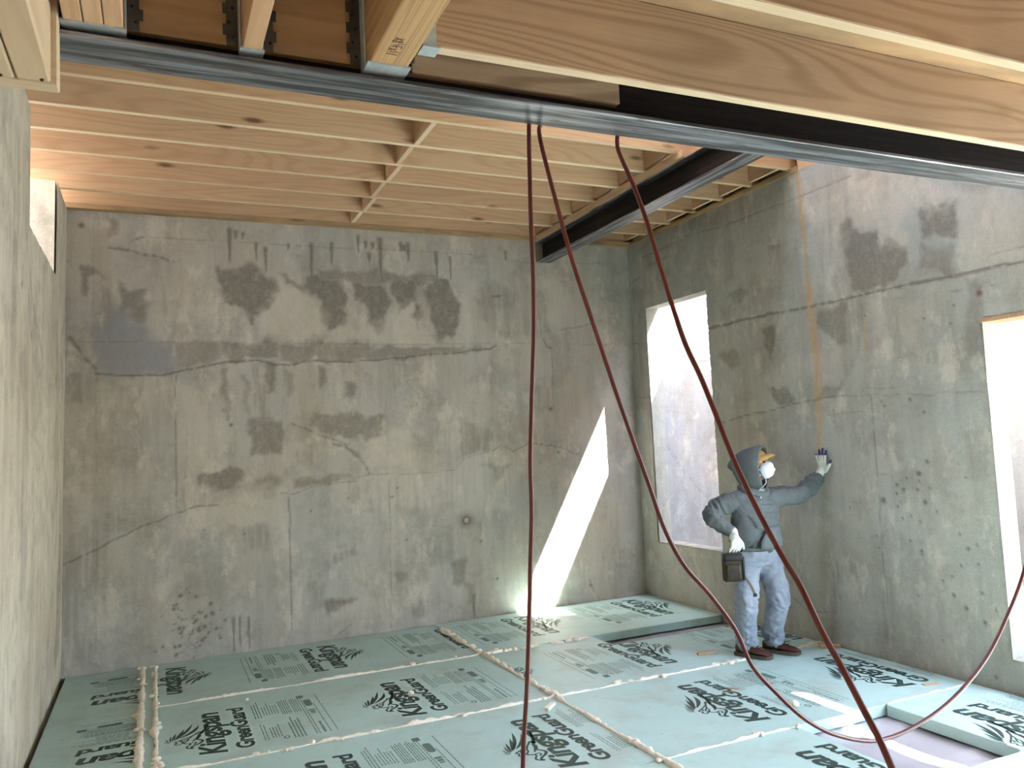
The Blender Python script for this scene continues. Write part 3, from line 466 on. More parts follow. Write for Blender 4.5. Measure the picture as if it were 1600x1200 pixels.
# unseen storey added to block sun and sky, with warm bounce at right
bm = bmesh.new()
UY0, UY1, UZ0, UZ1 = 4.38, 4.68, 4.64, 6.6  # unseen sun opening, placed for a warm glow on the wall below
for lo, hi in (((W, -2.0, H), (W+TH, UY0, 7.0)), ((W, UY1, 4.05), (W+TH, 4.90, 7.0)), ((W, 4.90, 4.05), (W+TH, D+0.2, 4.9)), ((W, UY0, H), (W+TH, UY1, UZ0)), ((W, UY0, UZ1), (W+TH, UY1, 7.0))): bm_box(bm, lo, hi)  # added wall keeps other sun out of the gap
o = link_obj('sun_screen_right', bm_to_mesh(bm, 'sun_screen_right', M['pine'])); tag(o, 'unseen timber wall above the right concrete wall, added to shape the sunlight', 'wall', kind='structure')
o = box('bounce_screen_back', (0.0, 4.72, 4.04), (W, 4.80, 5.5), M['pine']); tag(o, 'unseen timber partition over the far joists, added to bounce warm sunlight', 'wall', kind='structure')  # added partition: catches sun and bounces warm light down
o = box('sky_screen_front', (-0.2, 1.90, 2.86), (W, 2.00, 7.0), M['bounce_absorber']); tag(o, 'unseen dark wall over the main beam, added to cut sky light', 'wall', kind='structure')  # added dark and unseen, keeps sky light off the nearest far joist
o = box('sky_screen_left', (-0.2, 1.90, H), (-0.05, 4.80, 7.0), M['pine_pale']); tag(o, 'unseen timber wall over the left concrete wall, added to block sky light', 'wall', kind='structure')  # unseen, added to close off sky light from the left
o = box('light_screen_deck', (-0.05, 2.0, 4.02), (2.9, 4.72, 4.06), M['plywood']); tag(o, 'unseen plywood deck added to block light over the left part of the gap', 'ceiling', kind='structure')  # added cover: keeps gap light off the left floor
bm = bmesh.new(); bm_box(bm, (-0.4, -1.6, 7.0), (W+0.6, 3.66, 7.2))  # unseen slab added to block sun, open towards the back
o = link_obj('sun_screen_top', bm_to_mesh(bm, 'sun_screen_top', M['pine_pale'])); tag(o, 'unseen timber deck high over the front, added to block the sun', 'sun_screen_top', kind='structure')

# ---------------------------------------------------------------- far ceiling: joists, blocking, girder
JZ0, JZ1 = H+0.038, H+0.038+0.286
o = box('ceiling', (-0.25, 4.69, JZ1), (W+0.15, D+0.2, JZ1+0.02), M['plywood']); tag(o, 'plywood floor deck above the far joists', 'ceiling', kind='structure')
ORD = ['first', 'second', 'third', 'fourth', 'fifth', 'sixth', 'seventh']     # counted from the back wall
JY = [7.150, 6.770, 6.360, 5.950, 5.560, 5.165, 4.730]
GX0, GX1 = 4.24, 4.40
me_left = box_mesh('joist_long', (-2.275, -0.022, -0.143), (2.275, 0.022, 0.143), M['pine'], 0.003)
me_right = box_mesh('joist_short', (-0.545, -0.022, -0.143), (0.545, 0.022, 0.143), M['pine'], 0.003)
lit_edges(me_left, M['pine_edge_lit']); lit_edges(me_right, M['pine_edge_lit'])
for i, y in enumerate(JY):
    o = link_obj('floor_joist', me_left, None, (2.10, y, (JZ0+JZ1)/2))
    tag(o, 'long pine ceiling joist left of the steel girder, %s from the back wall' % ORD[i], 'joist', 'long joists of the far ceiling')
    o = link_obj('floor_joist', me_right, None, (4.86, y+0.045, (JZ0+JZ1)/2))
    tag(o, 'short pine joist between steel girder and right wall, %s from the back wall' % ORD[i], 'joist', 'short joists of the far ceiling')
for i in range(len(JY)-1):
    y0, y1 = JY[i+1]+0.022, JY[i]-0.022
    for x, h, where, t in ((2.34, 0.286, 'in the row midway along the long joists', 0.038), (4.22, 0.262, 'on top of the steel girder', 0.03), (5.30, 0.262, 'above the right wall plate', 0.03)):
        dy = 0.04 if x > 5 else 0.0
        xx = x+((i % 2)*0.022-0.006*i if x < 3 else 0)
        o = beam_y('joist_blocking', (xx-t/2, y0+dy, JZ1-h), (xx+t/2, y1+dy, JZ1), M['pine'], None, 0.002); lit_edges(o.data, M['pine_edge_lit'])
        tag(o, 'wood block %s, %s gap from back wall' % (where, ORD[i]), 'blocking', 'blocking between the far joists')
o = box('sill_plate', (left_x(H)-0.2, D-0.075, H), (W, D+0.16, JZ0), M['plywood']); tag(o, 'flat wooden plate along the top of the back wall', 'plate', 'plates on the concrete walls')
o = beam_y('sill_plate', (W-0.012, 4.68, H), (W+0.15, D-0.02, JZ0), M['plywood']); tag(o, 'flat wooden plate along the top of the right wall', 'plate', 'plates on the concrete walls')
o = beam_y('sill_plate', (-0.20, 2.3, H), (-0.03, NOTCH[0], JZ0), M['plywood']); tag(o, 'flat wooden plate along the top of the left wall', 'plate', 'plates on the concrete walls')

o = box('rim_board', (-0.25, D+0.06, JZ0), (W+0.15, D+0.10, JZ1), M['plywood']); tag(o, 'rim board closing the joist ends over the back wall', 'board', 'rim boards')
o = beam_y('rim_board', (W+0.09, 4.70, JZ0), (W+0.13, D+0.06, JZ1), M['plywood']); tag(o, 'rim board closing the joist ends over the right wall', 'board', 'rim boards')
def i_beam(name, along, c0, c1, length0, length1, z0, z1, tf, tw, mat_f, mat_w, label, both=True):
    root = empty(name, ((c0+c1)/2, (length0+length1)/2, z0) if along == 'y' else ((length0+length1)/2, (c0+c1)/2, z0))
    def piece(nm, a0, a1, b0, b1, mat, bev=0.0):
        if along == 'y': o = beam_y(nm, (a0, length0, b0), (a1, length1, b1), mat, None, bev)
        else: o = box(nm, (length0, a0, b0), (length1, a1, b1), mat, None, bev)
        o.location = o.location-root.location; o.parent = root; return o
    m = (c0+c1)/2
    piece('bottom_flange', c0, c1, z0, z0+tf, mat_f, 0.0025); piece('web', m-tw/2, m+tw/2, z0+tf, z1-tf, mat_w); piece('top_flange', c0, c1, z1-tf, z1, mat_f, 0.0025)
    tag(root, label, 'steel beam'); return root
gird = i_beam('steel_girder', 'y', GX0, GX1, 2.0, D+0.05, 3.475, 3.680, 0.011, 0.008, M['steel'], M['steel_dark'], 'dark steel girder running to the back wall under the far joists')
o = beam_y('nailer_plate', (GX0-0.03, 4.66, 3.680), (GX1, D-0.02, JZ0), M['pine'], None, 0.002); tag(o, 'pine plate lying along the top of the dark steel girder', 'plate')

# ---------------------------------------------------------------- near ceiling around the main beam
BZ0 = 2.555; BY0, BY1 = 1.880, 2.010
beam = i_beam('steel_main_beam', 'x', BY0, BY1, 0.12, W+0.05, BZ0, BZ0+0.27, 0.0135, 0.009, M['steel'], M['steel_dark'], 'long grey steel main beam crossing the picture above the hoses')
for (x0, x1, zb, m) in ((0.50, 1.90, BZ0+0.052, 'plywood'),):
    o = box('wood_packing', (x0, 1.920, zb), (x1, 1.9395, BZ0+0.25), M[m], None, 0.001); o.location -= beam.location; o.parent = beam
    o = box('wood_packing', (1.26, 1.912, zb+0.002), (1.902, 1.9195, BZ0+0.25), M['pine_gray'], None, 0.001); o.location -= beam.location; o.parent = beam
NZ = 2.585; PK = 1.915                 # undersides of the hung members, face they hang on
NT0 = NZ+0.235
def hanger(parent, x0, x1, depth, y1, z, h):
    """folded steel joist hanger whose seat carries a member that runs along Y and ends at y1"""
    t = 0.004; g = 0.002; bm = bmesh.new()
    bm_box(bm, (x0-g-t, y1-depth, z-t), (x1+g+t, y1, z))
    bm_box(bm, (x0-g-t, y1-depth*0.55, z), (x0-g, y1, z+h)); bm_box(bm, (x1+g, y1-depth*0.55, z), (x1+g+t, y1, z+h))
    o = link_obj('joist_hanger', bm_to_mesh(bm, 'joist_hanger', M['galvanised']))
    o.parent = parent; o.location = Vector((0, 0, 0))-parent.location
    for s, xx in ((-1, x0-g-t), (1, x1+g+t)):
        bm = bmesh.new()
        a, b = (xx-0.034, xx) if s < 0 else (xx, xx+0.034)
        # toothed nailing flange against the packing
        n = 7
        for k in range(n):
            zz0 = z+0.02+(h-0.02)*k/n; zz1 = z+0.02+(h-0.02)*(k+1)/n-0.0005; w = 0.034 if k % 2 else 0.026
            a2, b2 = (xx-w, xx) if s < 0 else (xx, xx+w)
            bm_box(bm, (a2, y1-0.003, zz0), (b2, y1-0.0005, zz1+0.0006))
        p = link_obj('nailing_flange', bm_to_mesh(bm, 'nailing_flange', M['galvanised_dark'])); p.parent = o
    bm = bmesh.new()
    for s, xx in ((-1, x0-g-t-0.015), (1, x1+g+t+0.015)):
        for k in range(5): bmesh.ops.create_uvsphere(bm, u_segments=6, v_segments=4, radius=0.0035, matrix=Matrix.Translation((xx+0.004*(-1)**k, y1-0.004, z+0.04+0.036*k)))
    p = link_obj('nail_heads', bm_to_mesh(bm, 'nail_heads', M['void'])); p.parent = o; p['kind'] = 'stuff'
    return o
# built-up beam of three boards
root = empty('built_up_beam', (0.542, 1.0, NZ)); tag(root, 'built-up beam of three planks side by side in one wide steel hanger', 'beam')
for k in range(3):
    x0 = 0.4835+k*0.0395
    o = beam_y('ply', (x0, -1.4, NZ), (x0+0.0375, PK-0.012, NT0), M['pine'], None, 0.002); o.location -= root.location; o.parent = root
hanger(root, 0.4835, 0.600, 0.048, PK, NZ, 0.2)
# single joist
root = empty('hung_joist', (0.8715, 1.0, NZ)); tag(root, 'single joist hung from main beam between the triple-plank beam and the thick engineered beam', 'joist')
o = beam_y('board', (0.850, -1.4, NZ), (0.893, PK-0.010, NT0), M['pine'], None, 0.002); o.location -= root.location; o.parent = root
hanger(root, 0.850, 0.893, 0.045, PK, NZ, 0.2)
# thick strand-lumber beam with pencilled size
root = empty('strand_lumber_beam', (1.193, 1.0, NZ)); tag(root, 'thick engineered beam with handwritten size on its underside, in a steel hanger', 'beam')
o = beam_y('timber', (1.144, -1.4, NZ), (1.2415, PK-0.010, NT0), M['strand_lumber'], None, 0.003); o.location -= root.location; o.parent = root
hanger(root, 1.144, 1.2415, 0.072, PK, NZ, 0.21)
def strokes(name, lines, width, z, mat, parent):
    parts = []
    for pl in lines:
        for (a, b) in zip(pl[:-1], pl[1:]):
            a, b = Vector((a[0], a[1], z)), Vector((b[0], b[1], z)); d = (b-a).normalized(); n = Vector((-d.y, d.x, 0))*width/2; e = d*width*0.4
            parts.append(([a-e+n, a-e-n, b+e-n, b+e+n], [(0, 1, 2, 3)]))
    V, F = join_vf(parts); o = link_obj(name, mesh_of(name, V, F, mat)); o.location -= parent.location; o.parent = parent; return o
# "11 7/8 x 7", written across the underside: x runs back along the beam
def hw(s, x, y):   # glyph strokes in a unit cell, u towards -Y, v towards +X
    G = {'1': [[(0.5, 0), (0.5, 1)]], '7': [[(0.1, 1), (0.9, 1), (0.45, 0)], [(0.3, 0.5), (0.75, 0.5)]], '8': [[(0.5, 0.5), (0.2, 0.75), (0.5, 1), (0.8, 0.75), (0.5, 0.5), (0.15, 0.25), (0.5, 0), (0.85, 0.25), (0.5, 0.5)]],
         '/': [[(0.1, 0), (0.9, 1)]], 'x': [[(0.1, 0), (0.9, 0.8)], [(0.9, 0), (0.1, 0.8)]]}
    out = []
    for k, c in enumerate(s):
        for pl in G[c]: out.append([(x+v*0.026+0.004*math.sin(k*2.1), y-(k+u)*0.0125) for u, v in pl])
    return out
strokes('handwriting', hw('11x7/8x', 1.172, 1.800), 0.0022, NZ-0.0008, M['marker'], root)
# joists running to the right
def cross_joist(y0, y1, label, x0):
    root = empty('cross_joist', (3.2, (y0+y1)/2, NZ)); tag(root, label, 'joist', 'near joists running to the right')
    o = box('board', (x0, y0, NZ+0.007), (W-0.01, y1, NT0), M['pine_gray'], None, 0.003); lit_edges(o.data, M['gray_edge_lit']); o.location -= root.location; o.parent = root
    bm = bmesh.new(); t = 0.003
    bm_box(bm, (x0-0.008, y0-0.002-t, NZ+0.004-t), (x0+0.036, y1+0.002+t, NZ+0.005)); bm_box(bm, (x0-0.008, y0-0.002-t, NZ+0.004), (x0+0.026, y0-0.002, NZ+0.15)); bm_box(bm, (x0-0.008, y1+0.002, NZ+0.004), (x0+0.026, y1+0.002+t, NZ+0.15))
    h = link_obj('joist_hanger', bm_to_mesh(bm, 'joist_hanger', M['galvanised'])); h.location -= root.location; h.parent = root
cross_joist(1.736, 1.774, 'near joist with swirling grain just in front of the main beam', 1.252)
cross_joist(1.312, 1.350, 'nearest joist cutting across the upper right corner', 1.252)
# doubled trimmer and its end board by the left wall
EY = 1.90; EZ = 2.432
root = empty('trimmer_frame', (0.40, 0.6, EZ)); tag(root, 'pale doubled trimmer boards ending on a cross board, upper left corner', 'framing')
for nm, lo, hi in (('board', (0.335, -1.0, EZ), (0.398, EY-0.045, EZ+0.24)), ('board', (0.401, -1.0, EZ+0.001), (0.463, EY-0.045, EZ+0.24))):
    o = beam_y(nm, lo, hi, M['pine_pale'], None, 0.004); o.location -= root.location; o.parent = root
o = box('cross_board', (0.03, EY-0.045, EZ-0.003), (0.476, EY-0.006, EZ+0.235), M['pine_pale'], None, 0.003); o.location -= root.location; o.parent = root
bm = bmesh.new()
for x in (0.375, 0.448): bmesh.ops.create_uvsphere(bm, u_segments=8, v_segments=5, radius=0.004, matrix=Matrix.Translation((x, EY-0.06, EZ)))
o = link_obj('nail_heads', bm_to_mesh(bm, 'nail_heads', M['void'])); o.location -= root.location; o.parent = root; o['kind'] = 'stuff'
bm = bmesh.new(); bm_box(bm, (0.0, -1.5, NT0), (W, 2.03, NT0+0.02))
o = link_obj('ceiling_near', bm_to_mesh(bm, 'ceiling_near', M['plywood'])); tag(o, 'plywood floor deck above the near joists', 'ceiling', kind='structure')

# ---------------------------------------------------------------- floor: plastic sheet, foam boards, sealant
FT = 0.066
nx, ny = 130, 120
xs = np.linspace(-0.02, W, nx); ys = np.linspace(1.2, D, ny); A, B = np.meshgrid(xs, ys, indexing='ij')
wr = vnoise(A*1.1+B*3.0, B*1.4-A*0.8, 21, 4); ridge = 1-np.abs(wr-0.5)*4
Zs = -0.084+np.clip(ridge, 0, 1)**2*0.016
V = np.stack([A.ravel(), B.ravel(), Zs.ravel()], 1); idx = np.arange(nx*ny).reshape(nx, ny)
F = np.stack([idx[:-1, :-1], idx[1:, :-1], idx[1:, 1:], idx[:-1, 1:]], -1).reshape(-1, 4).tolist()
o = link_obj('plastic_sheet', mesh_of('plastic_sheet', V.tolist(), F, M['sheet'], True)); tag(o, 'wrinkled grey plastic sheeting showing where foam boards are missing', 'plastic sheet')

def text_mesh(txt, size, shear, offset):
    c = bpy.data.curves.new('t', 'FONT'); c.body = txt; c.size = size; c.shear = shear; c.offset = offset; c.resolution_u = 3; c.space_character = 0.94
    ob = bpy.data.objects.new('t', c); COL.objects.link(ob)
    dg = bpy.context.evaluated_depsgraph_get(); me = bpy.data.meshes.new_from_object(ob.evaluated_get(dg))
    V = [(v.co.x, v.co.y) for v in me.vertices]; F = [tuple(p.vertices) for p in me.polygons]
    bpy.data.objects.remove(ob); bpy.data.curves.remove(c); bpy.data.meshes.remove(me)
    return V, F
def fit(VF, u0, u1, v0, vscale):
    V, F = VF; a = min(p[0] for p in V); b = max(p[0] for p in V)
    return [(u0+(p[0]-a)/(b-a)*(u1-u0), v0+p[1]*vscale) for p in V], F
t1 = text_mesh('Kingspan', 1.0, 0.20, 0.034); t2 = text_mesh('GreenGuard', 1.0, 0.12, 0.036)
cap = 0.69
WORD1 = fit(t1, 0.13, 0.915, 0.0, 0.137/cap); WORD2 = fit(t2, 0.14, 0.93, -0.152, 0.094/cap)
def leaf(b, tip, wid, bend):
    b, tip = Vector(b), Vector(tip); d = tip-b; n = Vector((-d.y, d.x)).normalized(); L, R = [], []
    for k in range(9):
        t = k/8; c = b+d*t+n*bend*math.sin(t*math.pi*0.9); w = wid*math.sin(math.pi*min(1, t*0.9+0.06))**0.8*(1-t**6)
        w *= 0.62; L.append(c+n*w); R.append(c-n*w)
    V = [tuple(p) for p in L]+[tuple(p) for p in R]
    return V, [(i, 9+i, 10+i, i+1) for i in range(8)]
def stroke2(pts, w0, w1=None):
    w1 = w1 or w0; P = [Vector((p[0], p[1], 0)) for p in pts]; P = catmull(P, 4); V, F = [], []; n = len(P)
    for i in range(n):
        d = (P[min(i+1, n-1)]-P[max(i-1, 0)]); d = d.normalized() if d.length else Vector((1, 0, 0)); w = w0+(w1-w0)*i/(n-1)
        V += [(P[i].x-d.y*w, P[i].y+d.x*w), (P[i].x+d.y*w, P[i].y-d.x*w)]
    return V, [(2*i, 2*i+1, 2*i+3, 2*i+2) for i in range(n-1)]
EMB = [leaf((0.508, 0.232), (0.705, 0.128), 0.022, -0.026), leaf((0.500, 0.250), (0.748, 0.158), 0.017, -0.012), leaf((0.490, 0.264), (0.668, 0.205), 0.017, -0.006), leaf((0.478, 0.276), (0.610, 0.252), 0.013, 0.000),
       leaf((0.466, 0.284), (0.574, 0.278), 0.009, 0.004), leaf((0.456, 0.290), (0.534, 0.304), 0.007, 0.006), leaf((0.448, 0.288), (0.490, 0.320), 0.005, 0.006),
       stroke2([(0.704, 0.062), (0.625, 0.083), (0.567, 0.103), (0.530, 0.118)], 0.005, 0.013), stroke2([(0.530, 0.118), (0.553, 0.111), (0.562, 0.128), (0.535, 0.147), (0.511, 0.167)], 0.011, 0.005),
       stroke2([(0.530, 0.122), (0.472, 0.138), (0.417, 0.166)], 0.010, 0.005), stroke2([(0.500, 0.118), (0.455, 0.135), (0.439, 0.142), (0.419, 0.125), (0.393, 0.112), (0.359, 0.130)], 0.005, 0.009),
       stroke2([(0.359, 0.130), (0.330, 0.167), (0.310, 0.178), (0.293, 0.168), (0.304, 0.192), (0.331, 0.202), (0.366, 0.180), (0.384, 0.186)], 0.008, 0.005), stroke2([(0.384, 0.186), (0.391, 0.154), (0.372, 0.150), (0.356, 0.165)], 0.005),
       stroke2([(0.451, 0.264), (0.470, 0.232), (0.486, 0.206), (0.511, 0.167)], 0.005), stroke2([(0.468, 0.188), (0.442, 0.193), (0.410, 0.214), (0.394, 0.206), (0.384, 0.186)], 0.005),
       stroke2([(0.511, 0.167), (0.480, 0.182), (0.458, 0.205), (0.435, 0.223), (0.418, 0.218), (0.394, 0.245), (0.412, 0.262), (0.430, 0.250), (0.451, 0.264)], 0.005), stroke2([(0.445, 0.238), (0.458, 0.225), (0.468, 0.230)], 0.006)]
EMBLEM = join_vf(EMB)
def rect2(u0, u1, v0, v1): return [(u0, v0), (u1, v0), (u1, v1), (u0, v1)], [(0, 1, 2, 3)]
fp = []; rs = random.Random(2)
def para(u0, u1, v0, n, pitch, th, ragged=0.06):
    for k in range(n):
        e = u1-rs.random()*ragged; u = u0; v = v0-k*pitch
        while u < e-0.012:
            w = 0.012+rs.random()*0.03; fp.append(rect2(u, min(u+w, e), v-th, v)); u += w+0.006
para(0.62, 0.97, -0.205, 3, 0.017, 0.006); para(0.66, 0.93, -0.262, 6, 0.017, 0.005, 0.1); para(0.62, 0.95, -0.372, 5, 0.013, 0.006); para(0.62, 0.95, -0.445, 4, 0.013, 0.006)
para(0.20, 0.52, -0.215, 2, 0.018, 0.005); para(0.22, 0.45, -0.26, 4, 0.017, 0.006, 0.1); para(0.15, 0.55, -0.375, 4, 0.020, 0.009, 0.1); para(0.15, 0.95, -0.50, 2, 0.017, 0.006, 0.05); para(0.16, 0.40, -0.545, 1, 0.02, 0.014); para(0.15, 0.80, -0.580, 1, 0.02, 0.006); para(0.15, 0.95, -0.620, 1, 0.02, 0.006, 0.02)
def pill(u0, u1, v0, v1):
    r = (v1-v0)/2; c = [(u0+r-r*math.cos(a), (v0+v1)/2+r*math.sin(a)) for a in [math.pi*(k/8-0.5) for k in range(9)]]; d = [(u1-r+r*math.cos(a), (v0+v1)/2+r*math.sin(a)) for a in [math.pi*(0.5-k/8) for k in range(9)]]
    return c+d, [tuple(range(17, -1, -1))]
BOXES = join_vf([pill(0.70, 0.845, -0.575, -0.528), rect2(0.90, 0.955, -0.545, -0.505), rect2(0.60, 0.625, -0.57, -0.53), rect2(0.56, 0.59, -0.567, -0.535), rect2(0.535, 0.552, -0.565, -0.537)] + [stroke2([(0.19+0.02*math.cos(a), -0.335+0.014*math.sin(a)) for a in [k*0.7 for k in range(10)]], 0.004)])
FINE = join_vf(fp+[BOXES])

def printed(board, orient, u_off, v_off, rects):
    """put one print block on a board: u reads along the text, v is up; cut at the board's own edges"""
    ox, oy = board.location.x, board.location.y
    def put(uv):
        u, v = uv
        if orient == 'A': return (v_off-v, u_off+u)
        if orient == 'B': return (v_off+v, u_off-u)
        return (u_off-u, v_off-v)
    for nm, (V, F), mat in (('large_lettering', WORD1, 'ink'), ('small_lettering', WORD2, 'ink'), ('printed_emblem', EMBLEM, 'ink'), ('fine_print', FINE, 'ink_faint')):
        P = [put(p) for p in V]; out = bmesh.new()
        for (x0, x1, y0, y1) in rects:
            if max(p[0] for p in P) < x0 or min(p[0] for p in P) > x1: continue
            bm = bmesh.new(); vs = [bm.verts.new((p[0]-ox, p[1]-oy, FT/2+0.0007)) for p in P]
            for f in F:
                try: bm.faces.new([vs[i] for i in f])
                except ValueError: pass
            for co, no in (((x0-ox+0.004, 0, 0), (-1, 0, 0)), ((x1-ox-0.004, 0, 0), (1, 0, 0)), ((0, y0-oy+0.004, 0), (0, -1, 0)), ((0, y1-oy-0.004, 0), (0, 1, 0))):
                bmesh.ops.bisect_plane(bm, geom=bm.verts[:]+bm.edges[:]+bm.faces[:], plane_co=co, plane_no=no, clear_outer=True)
            me = bpy.data.meshes.new('tmp'); bm.to_mesh(me); bm.free(); out.from_mesh(me); bpy.data.meshes.remove(me)
        if not out.faces: out.free(); continue
        for f in out.faces:
            if f.normal.z < 0: f.normal_flip()
        me = bm_to_mesh(out, nm, M[mat]); o = link_obj(nm, me, board)
        o['kind'] = 'stuff'
def foam(label, rects, prints, poly=None, tilt=0.0, dz=0.0):
    x0 = min(r[0] for r in rects); x1 = max(r[1] for r in rects); y0 = min(r[2] for r in rects); y1 = max(r[3] for r in rects); g = 0.004
    poly = poly or [(x0+g, y0+g), (x1-g, y0+g), (x1-g, y1-g), (x0+g, y1-g)]
    cx, cy = (x0+x1)/2, (y0+y1)/2
    bm = bmesh.new(); top = [bm.verts.new((p[0]-cx, p[1]-cy, FT/2)) for p in poly]; bot = [bm.verts.new((p[0]-cx, p[1]-cy, -FT/2)) for p in poly]
    bm.faces.new(top); bm.faces.new(bot[::-1]); n = len(poly)
    for i in range(n): bm.faces.new((top[i], bot[i], bot[(i+1) % n], top[(i+1) % n]))
    bmesh.ops.recalc_face_normals(bm, faces=bm.faces)
    bmesh.ops.bevel(bm, geom=[e for e in bm.edges], offset=0.003, segments=1, affect='EDGES')
    o = link_obj('foam_board', bm_to_mesh(bm, 'foam_board', M['foam']), None, (cx, cy, -FT/2+dz)); o.rotation_euler = (tilt, 0, 0)
    tag(o, label, 'foam board', 'insulation boards on the floor')
    for orient, u_off, v_off in prints: printed(o, orient, u_off, v_off, rects)
    return o
R1, R2, R3 = 5.965, 4.722, 3.540; XA, XB, XM = 0.560, 0.632, 2.985
foam('narrow green foam board along the left wall with cut-off upside-down lettering, far end', [(0.0, XA, 4.76, D-0.01)], [('C', 1.15, 6.36), ('C', 1.15, 5.19)])
foam('narrow green foam board along the left wall, at the lower picture edge', [(0.0, XA, 2.4, 4.75)], [('C', 1.15, 3.98)])
foam('thin ripped strip of foam between the two sealant lines at left', [(XA, XB, 2.4, D-0.012)], [])
foam('green foam board along the back wall, left of the centre seam', [(XB, XM, R1, D-0.012)], [('B', D-0.06, 0.715), ('B', D-0.06, 1.888), ('B', D-0.06, 3.07)])
foam('green foam board along the back wall in the far right corner, sunlit', [(XM, W-0.01, R1, D-0.012)], [('B', D-0.05, 3.722), ('B', D-0.02, 4.930), ('B', D-0.05, 5.9)], dz=0.006)
foam('green foam board, second row from the back wall, left of the centre seam', [(XB, XM, R2, R1)], [('A', R2+0.01, 1.000), ('A', R2+0.01, 2.165)])
foam('notched green foam board under the worker, right of the centre seam', [(XM, 3.975, R2, R1-0.02), (3.975, W-0.012, R2, 5.625)], [('B', 5.86, 2.82), ('B', 5.86, 4.015), ('B', 5.86, 5.215)],
     [(XM+0.004, R2+0.004), (W-0.012, R2+0.004), (W-0.012, 5.625), (3.975, 5.625), (3.975, R1-0.024), (XM+0.004, R1-0.024)])
foam('green foam board, third row from the back wall, left of the centre seam', [(XB, XM, R3, R2)], [('A', R3+0.01, 1.450), ('A', R3+0.01, 2.640)])
foam('green foam board with two big prints in front of the worker, beside the floor hole', [(XM, W-0.012, R3, R2)], [('A', R3+0.03, 3.845), ('A', R3+0.03, 5.025)])
foam('green foam board left of the floor hole, at the lower picture edge', [(XM, 3.885, 2.33, R3)], [('A', 2.35, 3.690)])
foam('green foam board right of the floor hole, against the right wall', [(4.565, W-0.012, 2.735, R3)], [('A', 2.36, 4.870)])
foam('green foam board at the lower right corner in front of the floor hole', [(3.885, W-0.012, 0.30, 2.725)], [])
foam('green foam board at the bottom edge below the centre seam crossing', [(XB, XM, 2.33, R3)], [('A', 2.36, 2.3)])

def bead(label, p0, p1, r, seed, lumps=6, blob=0.02, gaps=()):
    rs = random.Random(seed); p0, p1 = Vector((p0[0], p0[1], 0.002)), Vector((p1[0], p1[1], 0.002)); L = (p1-p0).length; n = max(8, int(L/0.022)); d = (p1-p0)/n; nn = Vector((-d.y, d.x, 0)).normalized()
    pts, rad = [], []
    for i in range(n+1):
        q = mnoise.noise(Vector((i*0.10, seed*3.1, 0))); q2 = mnoise.noise(Vector((i*0.45, seed*5.3, 4)))
        pts.append(p0+d*i+nn*(q*0.010+q2*0.004)+Vector((0, 0, 0.003*q2))); rr = r*(0.80+0.8*q+0.7*q2)
        t = i/n
        if any(a < t < b for a, b in gaps): rr *= 0.35
        rad.append(max(rr, r*0.3))
    parts = [sweep(pts, rad, 8)]
    for k in range(lumps):
        i = rs.randrange(n); c = pts[i]+nn*rs.uniform(-0.02, 0.02)
        for j in range(rs.randint(1, 3)):
            bmx = bmesh.new(); bmesh.ops.create_icosphere(bmx, subdivisions=2, radius=blob*rs.uniform(0.3, 0.72))
            cc = c+Vector((rs.uniform(-0.02, 0.02), rs.uniform(-0.02, 0.02), 0.006)); s = Vector((rs.uniform(0.8, 1.5), rs.uniform(0.8, 1.5), 0.75))
            parts.append(([cc+Vector((v.co.x*s.x, v.co.y*s.y, v.co.z*s.z)) for v in bmx.verts], [tuple(v.index for v in f.verts) for f in bmx.faces])); bmx.free()
    V, F = join_vf(parts); o = link_obj('sealant_bead', mesh_of('sealant_bead', V, F, M['sealant'], True)); tag(o, label, 'sealant', 'foam sealant on the board seams'); return o
bead('lumpy cream sealant line, left one of the pair near the left wall', (XA-0.004, 4.2), (XA-0.012, 7.14), 0.024, 1, 16, 0.030)
bead('lumpy cream sealant line, right one of the pair near the left wall', (XB+0.006, 4.2), (XB+0.004, 7.10), 0.017, 2, 20, 0.028)
bead('sealant line between first and second board rows, left of the centre seam', (XB+0.02, R1), (XM, R1), 0.013, 3, 6, 0.026, ((0.0, 0.10), (0.72, 0.80)))
bead('sealant line between second and third board rows, left of the centre seam', (XB+0.02, R2), (XM, R2), 0.013, 4, 10, 0.022, ((0.3, 0.36), (0.5, 0.58)))
bead('sealant line down the centre seam beside the back row', (XM-0.01, 6.93), (XM, R1), 0.026, 5, 12, 0.032)
bead('sealant rope along the centre seam beside the second row', (XM, R1), (XM+0.005, R2), 0.024, 6, 5, 0.03)
bead('sealant rope along the centre seam beside the third row', (XM, R2), (XM, 3.3), 0.019, 7, 4, 0.035)
bead('sealant line between first and second board rows, right of the centre seam', (XM, R1-0.01), (3.96, R1-0.03), 0.014, 8, 14, 0.032, ((0.45, 0.6),))
bead('sealant line between second and third board rows, running to the worker', (XM, R2), (4.56, R2), 0.012, 9, 9, 0.036, ((0.30, 0.42),))
bead('sealant line behind the worker reaching the right wall', (4.88, R2+0.01), (W-0.03, R2+0.06), 0.013, 10, 4, 0.022)
bead('sealant line from centre seam to the floor hole', (XM, R3), (3.90, R3), 0.012, 11, 3, 0.022)
bead('thin sealant line between floor hole and right wall', (4.58, R3), (W-0.03, R3), 0.007, 12, 1, 0.016)

